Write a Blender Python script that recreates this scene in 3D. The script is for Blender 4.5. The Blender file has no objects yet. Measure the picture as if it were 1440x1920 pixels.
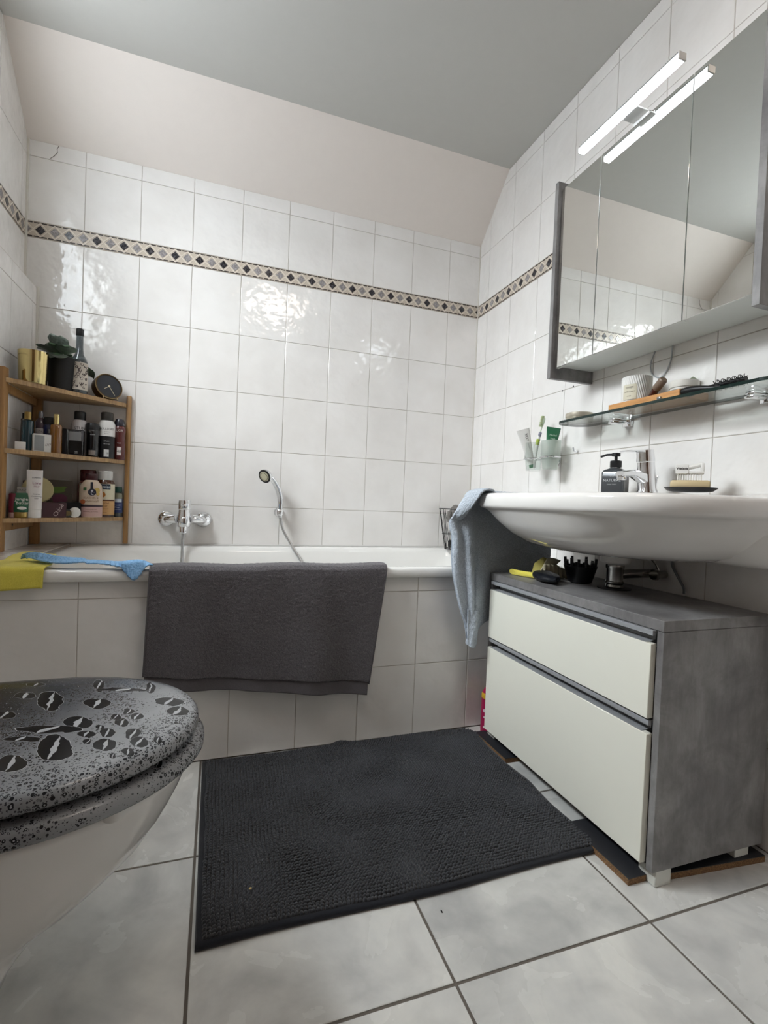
import bpy, bmesh, math, random
import numpy as np
from mathutils import Vector, Matrix, noise
random.seed(7)
S = 0.01            # all numbers below are centimetres
PI = math.pi
scn = bpy.context.scene
COL = scn.collection

# ---------------------------------------------------------------- camera
cam_d = bpy.data.cameras.new('camera'); cam = bpy.data.objects.new('camera', cam_d); COL.objects.link(cam)
cam_d.sensor_fit = 'VERTICAL'; cam_d.sensor_height = 36.0; cam_d.lens = 908.62 * 36.0 / 1920
cam_d.clip_start = 0.02
R_ = Vector((0.94467299, -0.32559736, 0.03974041)); U_ = Vector((-0.03121213, 0.03137683, 0.99902017)); F_ = Vector((0.32652526, 0.94498775, -0.01947826))
m = Matrix((( R_.x, U_.x, -F_.x), (R_.y, U_.y, -F_.y), (R_.z, U_.z, -F_.z))).to_4x4()
m.translation = Vector((-124.384, -223.673, 78.282)) * S
cam.matrix_world = m
scn.camera = cam

# ---------------------------------------------------------------- world, daylight, exposure
w = bpy.data.worlds.new('sky'); scn.world = w; w.use_nodes = True
bg = w.node_tree.nodes['Background']; bg.inputs[0].default_value = (0.86, 0.92, 1.0, 1); bg.inputs[1].default_value = 6.5
def area(name, loc, rot, sx, sy, power, color):
    d = bpy.data.lights.new(name, 'AREA'); d.shape = 'RECTANGLE'; d.size = sx*S; d.size_y = sy*S; d.energy = power; d.color = color
    o = bpy.data.objects.new(name, d); COL.objects.link(o); o.location = Vector(loc)*S; o.rotation_euler = rot
    return o
# daylight entering by the window in the left wall (y -140..-47, z 160..222)
area('window_daylight', (-250, -96, 246), (0, -math.radians(40), 0), 90, 120, 92.0, (0.925, 0.96, 1.0))
scn.view_settings.view_transform = 'Standard'; scn.view_settings.look = 'None'
scn.view_settings.exposure = 0.80; scn.view_settings.gamma = 1.0; scn.view_settings.use_curve_mapping = False
scn.cycles.max_bounces = 10; scn.cycles.diffuse_bounces = 6; scn.cycles.glossy_bounces = 6; scn.cycles.transmission_bounces = 8
scn.cycles.caustics_refractive = False; scn.cycles.caustics_reflective = False

# ---------------------------------------------------------------- materials
def lin(c):
    return tuple((x/12.92 if x <= 0.04045 else ((x+0.055)/1.055)**2.4) for x in c)
def hexc(h):
    return lin(tuple(int(h[i:i+2], 16)/255 for i in (0, 2, 4)))
class MN:
    """small node helper"""
    def __init__(s, name):
        s.m = bpy.data.materials.new(name); s.m.use_nodes = True; s.t = s.m.node_tree
        s.b = s.t.nodes['Principled BSDF']
    def n(s, typ, **kw):
        nd = s.t.nodes.new(typ)
        for k, v in kw.items():
            if k.startswith('i_'):
                nd.inputs[int(k[2:]) if k[2:].isdigit() else k[2:].replace('_', ' ')].default_value = v
            else: setattr(nd, k, v)
        return nd
    def l(s, a, b): s.t.links.new(a, b)
    def coords(s, kind='Object', scale=(1, 1, 1), rot=(0, 0, 0)):
        if kind == 'World': src = s.n('ShaderNodeNewGeometry').outputs['Position']
        else: src = s.n('ShaderNodeTexCoord').outputs[kind]
        mp = s.n('ShaderNodeMapping'); mp.inputs['Scale'].default_value = scale; mp.inputs['Rotation'].default_value = rot
        s.l(src, mp.inputs['Vector']); return mp.outputs[0]
    def noise(s, vec, scale, detail=3, rough=0.5, dist=0.0):
        nd = s.n('ShaderNodeTexNoise'); nd.inputs['Scale'].default_value = scale; nd.inputs['Detail'].default_value = detail
        nd.inputs['Roughness'].default_value = rough; nd.inputs['Distortion'].default_value = dist; s.l(vec, nd.inputs['Vector'])
        return nd.outputs['Fac']
    def ramp(s, fac, stops):
        r = s.n('ShaderNodeValToRGB'); e = r.color_ramp.elements
        while len(e) < len(stops): e.new(0.5)
        for i, (p, c) in enumerate(stops): e[i].position = p; e[i].color = tuple(c)+(1,)
        s.l(fac, r.inputs[0]); return r.outputs[0]
    def mix(s, fac, a, b, mode='MIX'):
        x = s.n('ShaderNodeMix', data_type='RGBA', blend_type=mode)
        for sock, v in ((x.inputs[0], fac), (x.inputs[6], a), (x.inputs[7], b)):
            if isinstance(v, (int, float)): sock.default_value = v
            elif isinstance(v, tuple): sock.default_value = v+(1,) if len(v) == 3 else v
            else: s.l(v, sock)
        return x.outputs[2]
    def math(s, op, a, b=0.0):
        x = s.n('ShaderNodeMath', operation=op)
        for i, v in enumerate((a, b)):
            if isinstance(v, (int, float)): x.inputs[i].default_value = v
            else: s.l(v, x.inputs[i])
        return x.outputs[0]
    def bump(s, h, strength=0.3, dist=0.001):
        b = s.n('ShaderNodeBump'); b.inputs['Strength'].default_value = strength; b.inputs['Distance'].default_value = dist
        s.l(h, b.inputs['Height']); s.l(b.outputs[0], s.b.inputs['Normal'])
    def base(s, v):
        if isinstance(v, tuple): s.b.inputs['Base Color'].default_value = v+(1,)
        else: s.l(v, s.b.inputs['Base Color'])
    def rough(s, v):
        if isinstance(v, (int, float)): s.b.inputs['Roughness'].default_value = v
        else: s.l(v, s.b.inputs['Roughness'])
def flat(name, color, rough=0.5, metal=0.0, var=0.06, bump=0.0, bscale=300, trans=0.0, ior=1.45, emit=None, estr=0, coat=0.0, sheen=0.0):
    x = MN(name); v = x.coords('Object')
    c2 = tuple(max(0, k*(1-var*2)) for k in color)
    x.base(x.mix(x.noise(v, 30, 3), color, c2)); x.rough(rough)
    x.b.inputs['Metallic'].default_value = metal; x.b.inputs['IOR'].default_value = ior
    x.b.inputs['Transmission Weight'].default_value = trans
    x.b.inputs['Coat Weight'].default_value = coat; x.b.inputs['Sheen Weight'].default_value = sheen
    if bump: x.bump(x.noise(v, bscale, 4), bump, 0.0006)
    if emit: x.b.inputs['Emission Color'].default_value = emit+(1,); x.b.inputs['Emission Strength'].default_value = estr
    return x.m
M = {}
def mk_wall_tile(name, c1, c2):
    x = MN(name); v = x.coords('World')
    n = x.noise(v, 5, 3, 0.55)
    x.base(x.ramp(n, [(0.3, c1), (0.7, c2)])); x.rough(0.07)
    nb = x.noise(v, 22, 2, 0.45); x.bump(nb, 0.85, 0.003)
    x.b.inputs['Specular IOR Level'].default_value = 0.6
    return x.m
M['tile'] = mk_wall_tile('glazed_tile', hexc('dfdcd9'), hexc('e9e7e5'))
M['grout'] = flat('grey_grout', hexc('bfb8b0'), 0.9, bump=0.3)
M['plaster'] = flat('white_plaster', hexc('dfd7d1'), 0.85, var=0.02, bump=0.15, bscale=120)
M['ceil'] = flat('ceiling_paint', hexc('bcbbb7'), 0.85, var=0.02, bump=0.1, bscale=120)
M['trim'] = flat('tile_trim_plastic', hexc('dcd8d0'), 0.35)
def mk_floor():
    x = MN('marbled_floor_tile'); g = x.coords('World')
    oi = x.n('ShaderNodeObjectInfo'); sc = x.math('MULTIPLY', oi.outputs['Random'], 7.0)
    cb = x.n('ShaderNodeCombineXYZ'); x.l(sc, cb.inputs[0]); x.l(sc, cb.inputs[2])
    ad = x.n('ShaderNodeVectorMath', operation='ADD'); x.l(g, ad.inputs[0]); x.l(cb.outputs[0], ad.inputs[1]); v = ad.outputs[0]
    n1 = x.noise(v, 4.2, 6, 0.6, .35); n2 = x.noise(v, 8, 5, 0.5, .6)
    c = x.ramp(n1, [(0.30, hexc('b0b0ae')), (0.5, hexc('c9c9c6')), (0.68, hexc('d8d7d2'))])
    v2 = x.ramp(n2, [(0.25, (0.70, 0.70, 0.71)), (0.5, (0.98,)*3), (0.75, (1.08, 1.08, 1.07))])
    x.base(x.mix(0.8, c, v2, 'MULTIPLY')); x.rough(x.ramp(n2, [(0.2, (0.2,)*3), (0.8, (0.32,)*3)]))
    x.bump(x.noise(v, 40, 3), 0.15, 0.0008); return x.m
M['floor'] = mk_floor()
M['fgrout'] = flat('dark_floor_grout', hexc('6b645d'), 0.95, var=0.12, bump=0.5)
def mk_concrete():
    x = MN('concrete_laminate'); v = x.coords('Object', (1, 1, 1))
    n1 = x.noise(v, 7, 6, 0.65, 0.6); n2 = x.noise(x.coords('Object', (1, 1, 0.25)), 40, 4, 0.7)
    c = x.ramp(n1, [(0.25, hexc('555253')), (0.5, hexc('757373')), (0.75, hexc('939191'))])
    x.base(x.mix(0.5, c, x.ramp(n2, [(0.3, (0.6,)*3), (0.6, (1.12,)*3)]), 'MULTIPLY')); x.rough(0.42); x.bump(n2, 0.1, 0.0005); return x.m
M['concrete'] = mk_concrete()
def mk_wood(name, a, b, scale, rough=0.45):
    x = MN(name); v = x.coords('Object', scale)
    n = x.noise(v, 1.0, 5, 0.6, 0.3); n2 = x.noise(v, 5.0, 3, 0.6)
    c = x.ramp(n, [(0.3, a), (0.7, b)]); x.base(x.mix(0.45, c, x.ramp(n2, [(0.35, (0.75,)*3), (0.65, (1.1,)*3)]), 'MULTIPLY'))
    x.rough(rough); x.bump(n2, 0.12, 0.0005); return x.m
M['bambooH'] = mk_wood('bamboo_board', hexc('8d6c48'), hexc('b8986c'), (120, 120, 12))
M['bambooV'] = mk_wood('bamboo_post', hexc('8a653c'), hexc('ad8453'), (130, 130, 5))
M['traywood'] = mk_wood('tray_wood', hexc('a9743f'), hexc('cf9a60'), (90, 8, 90))
def mk_chip():
    x = MN('chipboard_edge'); v = x.coords('Object'); n = x.noise(v, 420, 4, 0.8)
    x.base(x.ramp(n, [(0.3, hexc('3f2a18')), (0.5, hexc('75563a')), (0.7, hexc('a88558'))])); x.rough(0.9); x.bump(n, 0.8, 0.001); return x.m
M['chip'] = mk_chip()
def mk_terry(name, a, b, s=420, bs=1.0):
    x = MN(name); v = x.coords('Object'); n = x.noise(v, s, 3, 0.7); n2 = x.noise(v, 25, 3, 0.6)
    c = x.ramp(n, [(0.3, a), (0.7, b)]); x.base(x.mix(0.35, c, x.ramp(n2, [(0.3, (0.8,)*3), (0.7, (1.1,)*3)]), 'MULTIPLY'))
    x.rough(1.0); x.b.inputs['Sheen Weight'].default_value = 0.25; x.b.inputs['Specular IOR Level'].default_value = 0.1; x.bump(n, bs, 0.003); return x.m
M['terry_dark'] = mk_terry('dark_grey_terry', hexc('454246'), hexc('767275'))
M['hem_dark'] = mk_terry('dark_grey_hem', hexc('4c484b'), hexc('625e61'), 900, 0.3)
M['terry_blue'] = mk_terry('pale_blue_terry', hexc('98a3b1'), hexc('d3dbe4'), 330)
M['chenille'] = mk_terry('charcoal_chenille', hexc('2b2c30'), hexc('494b50'), 700, 0.5)
M['matedge'] = mk_terry('black_mat_edge', hexc('17181d'), hexc('24262c'), 900, 0.3)
M['yellow'] = mk_terry('yellow_cloth', hexc('cbbd4a'), hexc('e8dc66'), 700, 0.3)
def mk_blue():
    x = MN('blue_waffle_cloth'); v = x.coords('Object')
    vo = x.n('ShaderNodeTexVoronoi'); vo.inputs['Scale'].default_value = 260; x.l(v, vo.inputs['Vector'])
    x.base(x.ramp(vo.outputs['Distance'], [(0.0, hexc('5f92c0')), (0.6, hexc('88b3dc'))])); x.rough(0.95); x.bump(vo.outputs['Distance'], 0.7, 0.0015); return x.m
M['bluecloth'] = mk_blue()
M['ceramic'] = flat('white_ceramic', hexc('dedcd9'), 0.06, var=0.01, coat=0.4)
M['bath'] = flat('white_bath_enamel', hexc('e4e3e0'), 0.08, var=0.01, coat=0.3)
M['chrome'] = flat('chrome', (0.82, 0.83, 0.85), 0.05, 1.0, var=0.0)
M['alu'] = flat('brushed_aluminium', hexc('9a9c9e'), 0.35, 1.0, var=0.05)
M['grip'] = flat('grey_grip_lacquer', hexc('9b9da0'), 0.35, 0.2, var=0.03)
M['mirror'] = flat('mirror_silver', (0.80, 0.81, 0.78), 0.008, 1.0, var=0.0)
M['whitelam'] = flat('white_laminate', hexc('d9dcd9'), 0.35, var=0.01)
M['cream'] = flat('cream_gloss_front', hexc('dfded3'), 0.22, var=0.01)
M['creamedge'] = flat('cream_front_edge', hexc('d8d2b6'), 0.4, var=0.02)
M['black'] = flat('black_plastic', hexc('121316'), 0.35)
M['blackmat'] = flat('matt_black', hexc('101010'), 0.7)
M['blackwire'] = flat('black_wire', hexc('0d0d0e'), 0.4)
M['white'] = flat('white_plastic', hexc('dcdbd8'), 0.35, var=0.01)
M['led'] = flat('led_diffuser', (1, 1, 1), 0.4, emit=(0.86, 0.93, 1.0), estr=8.0, var=0)
M['lampglow'] = flat('ceiling_lamp_shade', (1, 0.95, 0.88), 0.4, emit=(1.0, 0.86, 0.76), estr=6.0, var=0)
def glassm(name, col, rough=0.0, ior=1.45):
    x = MN(name); v = x.coords('Object'); x.base(col); x.rough(rough); x.b.inputs['Transmission Weight'].default_value = 1.0; x.b.inputs['IOR'].default_value = ior
    return x.m
def thin(name, tint, refl=1.0, rough=0.02, haze=0.0):
    """thin sheet of glass: see-through with mirror-like fresnel shine, plus a little scattering for frosting"""
    x = MN(name); t_ = x.t; out = t_.nodes['Material Output']; t_.nodes.remove(x.b)
    tr = x.n('ShaderNodeBsdfTransparent'); tr.inputs[0].default_value = tint+(1,); gl = x.n('ShaderNodeBsdfGlossy'); gl.inputs['Roughness'].default_value = rough
    fr = x.n('ShaderNodeLayerWeight'); mx = x.n('ShaderNodeMixShader'); x.l(x.math('MULTIPLY', x.math('ADD', x.math('MULTIPLY', x.math('POWER', fr.outputs['Facing'], 5.0), .92), .04), refl), mx.inputs[0])
    src = tr.outputs[0]
    if haze:
        tl = x.n('ShaderNodeBsdfTranslucent'); tl.inputs[0].default_value = (.85, .88, .85, 1); df = x.n('ShaderNodeBsdfDiffuse'); df.inputs[0].default_value = (.8, .83, .8, 1)
        m0 = x.n('ShaderNodeMixShader'); m0.inputs[0].default_value = .5; x.l(tl.outputs[0], m0.inputs[1]); x.l(df.outputs[0], m0.inputs[2])
        m1 = x.n('ShaderNodeMixShader'); m1.inputs[0].default_value = haze; x.l(tr.outputs[0], m1.inputs[1]); x.l(m0.outputs[0], m1.inputs[2]); src = m1.outputs[0]
    x.l(src, mx.inputs[1]); x.l(gl.outputs[0], mx.inputs[2]); x.l(mx.outputs[0], out.inputs[0]); return x.m
M['glass'] = thin('clear_glass', (0.95, 0.97, 0.96), 1.0, .02, .05)
M['pane'] = thin('window_pane_glass', (0.98, 0.99, 0.98), .5)
M['thinglass'] = thin('shelf_glass', (0.94, 0.97, 0.955), 1.0, .02, .04)
M['glassedge'] = flat('green_glass_edge', hexc('0c2420'), 0.15)
M['frost'] = thin('frosted_glass', (0.9, 0.93, 0.9), .6, .3, .42)
M['greyglass'] = glassm('smoke_glass', (0.33, 0.34, 0.36), 0.05, 1.3)
M['amber'] = flat('amber_oil', hexc('7d4f14'), 0.08, coat=0.8, var=0.1)
M['gold'] = flat('polished_gold', hexc('d7c48a'), 0.12, 1.0, var=0.0)
M['goldsat'] = flat('satin_gold', hexc('a9905a'), 0.3, 1.0, var=0.0)
M['antibrass'] = flat('antique_brass', hexc('5e4a30'), 0.3, 0.8)
M['pipe'] = flat('tarnished_chrome', hexc('b9b7b2'), 0.2, 1.0, var=0.2)
def cm(h, r=0.4, **k):
    key = h+str(r)+str(sorted(k.items()))
    if key not in M: M[key] = flat('colour_'+h, hexc(h), r, **k)
    return M[key]

# ---------------------------------------------------------------- mesh helpers
class MB:
    def __init__(s): s.v = []; s.f = []; s.mi = []; s.cur = 0
    def add(s, vs, fs):
        o = len(s.v); s.v += [tuple(p) for p in vs]; s.f += [tuple(i+o for i in f) for f in fs]; s.mi += [s.cur]*len(fs); return s
    def box(s, x0, y0, z0, x1, y1, z1, b=0.0, M_=None):
        if x1 < x0: x0, x1 = x1, x0
        if y1 < y0: y0, y1 = y1, y0
        if z1 < z0: z0, z1 = z1, z0
        if b <= 0:
            vs = [(x, y, z) for z in (z0, z1) for y in (y0, y1) for x in (x0, x1)]
            fs = [(0, 2, 3, 1), (4, 5, 7, 6), (0, 1, 5, 4), (2, 6, 7, 3), (0, 4, 6, 2), (1, 3, 7, 5)]
        else:
            bm = bmesh.new(); bmesh.ops.create_cube(bm, size=1)
            for v in bm.verts: v.co = Vector(((x0+x1)/2+v.co.x*(x1-x0), (y0+y1)/2+v.co.y*(y1-y0), (z0+z1)/2+v.co.z*(z1-z0)))
            bmesh.ops.bevel(bm, geom=list(bm.edges), offset=b, segments=2 if b > 0.15 else 1, affect='EDGES', profile=0.5)
            bm.verts.index_update(); vs = [v.co.copy() for v in bm.verts]; fs = [tuple(v.index for v in f.verts) for f in bm.faces]; bm.free()
        if M_ is not None: vs = [M_ @ Vector(v) for v in vs]
        return s.add(vs, fs)
    def rings(s, rings, cap0=True, cap1=True, closed=True):
        n = len(rings[0]); vs = [p for r in rings for p in r]; fs = []
        for i in range(len(rings)-1):
            for j in range(n if closed else n-1):
                k = (j+1) % n; fs.append((i*n+j, i*n+k, (i+1)*n+k, (i+1)*n+j))
        if cap0: fs.append(tuple(range(n))[::-1])
        if cap1: fs.append(tuple((len(rings)-1)*n+j for j in range(n)))
        return s.add(vs, fs)
    def lathe(s, prof, c=(0, 0, 0), seg=24, M_=None, sy=1.0, cap0=True, cap1=True):
        rg = []
        for r, z in prof:
            ring = [Vector((max(r, 1e-4)*math.cos(2*PI*j/seg), max(r, 1e-4)*math.sin(2*PI*j/seg)*sy, z)) for j in range(seg)]
            rg.append([(M_ @ p if M_ is not None else p)+Vector(c) for p in ring])
        return s.rings(rg, cap0, cap1)
    def tube(s, pts, r, seg=8, rr=None):
        pts = [Vector(p) for p in pts]; rg = []; up = None
        for i, p in enumerate(pts):
            t = (pts[min(i+1, len(pts)-1)]-pts[max(i-1, 0)]).normalized()
            if up is None:
                up = t.orthogonal().normalized()
            else:
                up = (up - t*up.dot(t)).normalized()
            sd = t.cross(up); q = rr[i] if rr else r
            rg.append([p+(up*math.cos(2*PI*j/seg)+sd*math.sin(2*PI*j/seg))*q for j in range(seg)])
        return s.rings(rg)
    def grid(s, fn, nu, nv):
        vs = [fn(i/(nu-1), j/(nv-1)) for j in range(nv) for i in range(nu)]
        fs = [(j*nu+i, j*nu+i+1, (j+1)*nu+i+1, (j+1)*nu+i) for j in range(nv-1) for i in range(nu-1)]
        return s.add(vs, fs)
    def poly(s, pts, z0, z1):
        return s.rings([[(p[0], p[1], z0) for p in pts], [(p[0], p[1], z1) for p in pts]])
    def mesh(s, name, mats, smooth=True, ang=38):
        me = bpy.data.meshes.new(name)
        me.from_pydata([(a*S, b*S, c*S) for a, b, c in s.v], [], s.f)
        if not isinstance(mats, (list, tuple)): mats = [mats]
        for k in mats: me.materials.append(k)
        me.polygons.foreach_set('material_index', s.mi)
        bm = bmesh.new(); bm.from_mesh(me); bmesh.ops.recalc_face_normals(bm, faces=bm.faces); bm.to_mesh(me); bm.free()
        if smooth:
            me.polygons.foreach_set('use_smooth', [True]*len(me.polygons))
            me.set_sharp_from_angle(angle=math.radians(ang))
        me.update(); return me
    def build(s, name, mats, parent=None, smooth=True, ang=38, loc=None):
        o = bpy.data.objects.new(name, s.mesh(name, mats, smooth, ang)); COL.objects.link(o)
        if parent: o.parent = parent
        if loc: o.location = Vector(loc)*S
        return o
def tag(o, label, cat, group=None):
    o['label'] = label; o['category'] = cat
    if group: o['group'] = group
    return o
def thing(name, label, cat, loc=(0, 0, 0), rz=0.0, group=None):
    o = bpy.data.objects.new(name, None); COL.objects.link(o); o.empty_display_size = 0.02
    o.location = Vector(loc)*S; o.rotation_euler = (0, 0, rz); return tag(o, label, cat, group)
def struct(o): o['kind'] = 'structure'; return o
def rrect(x0, y0, x1, y1, r, z, n=8):
    out = []
    for cx, cy, a0 in ((x1-r, y1-r, 0), (x0+r, y1-r, 90), (x0+r, y0+r, 180), (x1-r, y0+r, 270)):
        for k in range(n+1):
            a = math.radians(a0+90*k/n); out.append((cx+r*math.cos(a), cy+r*math.sin(a), z))
    return out
def catmull(pts, n):
    P = [Vector(p) for p in pts]; out = []
    for k in range(n):
        t = k/(n-1)*(len(P)-1); i = min(int(t), len(P)-2); f = t-i
        p0 = P[max(i-1, 0)]; p1 = P[i]; p2 = P[i+1]; p3 = P[min(i+2, len(P)-1)]
        out.append(0.5*((2*p1)+(-p0+p2)*f+(2*p0-5*p1+4*p2-p3)*f*f+(-p0+3*p1-3*p2+p3)*f**3))
    return out
def text(s, size, mat, parent, M_, wrap=None, name='lettering', align='CENTER', bold=0.0, shear=0.0, sx=1.0):
    """text lies in local xy plane, then is moved by M_ (cm); wrap=(radius, azimuth, z) winds it round an upright cylinder"""
    cu = bpy.data.curves.new(name, 'FONT'); cu.body = s; cu.size = size; cu.align_x = align; cu.align_y = 'CENTER'; cu.offset = bold; cu.shear = shear
    cu.resolution_u = 2; cu.extrude = 0.012 if wrap is None else 0.0
    tmp = bpy.data.objects.new('tmp', cu); COL.objects.link(tmp)
    dg = bpy.context.evaluated_depsgraph_get(); me = bpy.data.meshes.new_from_object(tmp.evaluated_get(dg))
    bpy.data.objects.remove(tmp)
    for v in me.vertices:
        x, y, z = v.co.x*sx, v.co.y, v.co.z
        if wrap:
            r, az, zc = wrap; a = az + x/r
            p = Vector((r*math.cos(a), r*math.sin(a), zc+y))
        else: p = M_ @ Vector((x, y, z))
        v.co = p*S
    me.materials.clear(); me.materials.append(mat)
    o = bpy.data.objects.new(name, me); COL.objects.link(o); o.parent = parent; return o
CAMXY = Vector((-124.38, -223.67))
def az_to_cam(x, y, rz=0.0): return math.atan2(CAMXY.y-y, CAMXY.x-x)-rz
def wrap_patch(mb, r, az, half, z0, z1, seg=12):
    """a label patch wound on an upright cylinder"""
    return mb.rings([[(r*math.cos(az-half+2*half*k/seg), r*math.sin(az-half+2*half*k/seg), z) for k in range(seg+1)] for z in (z0, z1)], False, False, False)

# ---------------------------------------------------------------- room shell
X1 = -197.1; XP = -192.7; ZP = 155.9; ZC = 236.0; YS = -24.2; ZB = 211.8; YR = -290.0; TUBZ = 56.9
def wall_box(name, x0, y0, z0, x1, y1, z1, mat, parent=None):
    return MB().box(x0, y0, z0, x1, y1, z1).build(name, mat, parent, smooth=False)
def clip(poly, a, b, c):      # keep a*x+b*y<=c
    out = []
    for i in range(len(poly)):
        p, q = poly[i], poly[(i+1) % len(poly)]; dp = a*p[0]+b*p[1]-c; dq = a*q[0]+b*q[1]-c
        if dp <= 0: out.append(p)
        if dp*dq < 0:
            t = dp/(dp-dq); out.append((p[0]+(q[0]-p[0])*t, p[1]+(q[1]-p[1])*t))
    return out
TH = 0.2                     # how far a tile face stands proud of the joint
_cache = {}
def tile_mesh(poly, to3, mat, key=None, th=TH, bev=0.12, name='tile'):
    """bevelled slab; poly in wall plane (relative to its centre)"""
    if key and key in _cache: return _cache[key]
    cx = sum(p[0] for p in poly)/len(poly); cy = sum(p[1] for p in poly)/len(poly)
    def ins(d):
        out = []; n = len(poly)
        for i in range(n):
            p0 = Vector(poly[i-1]); p1 = Vector(poly[i]); p2 = Vector(poly[(i+1) % n])
            d1 = (p1-p0).normalized(); d2 = (p2-p1).normalized(); n1 = Vector((-d1.y, d1.x)); n2 = Vector((-d2.y, d2.x))
            b = n1+n2; q = b.length
            if q < 1e-6: out.append((p1.x, p1.y)); continue
            b.normalize(); k = min(d/max(b.dot(n1), 0.3), 3*d)
            out.append((p1.x+b.x*k, p1.y+b.y*k))
        return out
    mb = MB(); mb.rings([[to3(p[0], p[1], -0.3) for p in poly], [to3(p[0], p[1], th-bev*0.6) for p in poly], [to3(p[0], p[1], th) for p in ins(bev)]], False, True)
    me = mb.mesh(name, mat, smooth=False)
    if key: _cache[key] = me
    return me
def put_tile(parent, poly, frame, mat, th=TH, name='tile', bev=0.12):
    """frame(u,v,h)->xyz; the tile object sits at the centre of its polygon"""
    area2 = abs(sum(poly[i][0]*poly[(i+1) % len(poly)][1]-poly[(i+1) % len(poly)][0]*poly[i][1] for i in range(len(poly))))
    if area2 < 1.2: return None
    sgn = sum(poly[i][0]*poly[(i+1) % len(poly)][1]-poly[(i+1) % len(poly)][0]*poly[i][1] for i in range(len(poly)))
    if sgn < 0: poly = poly[::-1]
    us = [p[0] for p in poly]; vs = [p[1] for p in poly]; cu = (min(us)+max(us))/2; cv = (min(vs)+max(vs))/2
    o0 = Vector(frame(0, 0, 0)); c3 = Vector(frame(cu, cv, 0))
    rel = [(p[0]-cu, p[1]-cv) for p in poly]
    key = None
    if len(poly) == 4: key = (id(frame), name, tuple((round(a, 1), round(b, 1)) for a, b in rel))
    me = tile_mesh(rel, lambda u, v, h: tuple(Vector(frame(u, v, h))-o0), mat, key, th, bev, name)
    o = bpy.data.objects.new(name, me); COL.objects.link(o); o.parent = parent; o.location = c3*S; return o
def tile_field(parent, us, vs, frame, mat, gap=0.22, clips=(), hole=None, th=TH):
    us = sorted(us); vs = sorted(vs)
    for i in range(len(us)-1):
        for j in range(len(vs)-1):
            if us[i+1]-us[i] < 0.8 or vs[j+1]-vs[j] < 0.8: continue
            x0, x1, y0, y1 = us[i]+gap/2, us[i+1]-gap/2, vs[j]+gap/2, vs[j+1]-gap/2
            if hole:
                hx0, hx1, hy0, hy1 = hole
                if x0 < hx1 and x1 > hx0 and y0 < hy1 and y1 > hy0:
                    if x0 >= hx0 and x1 <= hx1 and y0 >= hy0 and y1 <= hy1: continue
                    if y0 < hy0: y1 = hy0
                    elif y1 > hy1: y0 = hy1
                    elif x0 < hx0: x1 = hx0
                    else: x0 = hx1
                    if x1-x0 < 0.5 or y1-y0 < 0.5: continue
            poly = [(x0, y0), (x1, y0), (x1, y1), (x0, y1)]
            for c in clips: poly = clip(poly, *c) if poly else poly
            if len(poly) >= 3: put_tile(parent, poly, frame, mat, th)
BAND0, BAND1 = 174.9, 181.1
ROWS = [0, 23.99, 48.99, 73.99, 98.99, 123.99, 148.99, BAND0]
ROWS_TOP = [BAND1, 205.68, 230.68, 236]
M['bandbase'] = flat('border_stone', hexc('c9bdaf'), 0.25, var=0.08)
M['bandline'] = flat('border_line_brown', hexc('271f1c'), 0.4)
M['bandcream'] = flat('border_cream_ridge', hexc('ddd4c8'), 0.3)
def mk_dia(name, a, b):
    x = MN(name); v = x.coords('World'); n = x.noise(v, 190, 4, 0.7)
    x.base(x.ramp(n, [(0.45, a), (0.72, b)])); x.rough(0.18); return x.m
M['diaB'] = mk_dia('black_mosaic_stone', hexc('17151a'), hexc('5f5c62'))
M['diaG'] = mk_dia('grey_mosaic_stone', hexc('7d797a'), hexc('b5b0b0'))
DIA = 4.797
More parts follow.
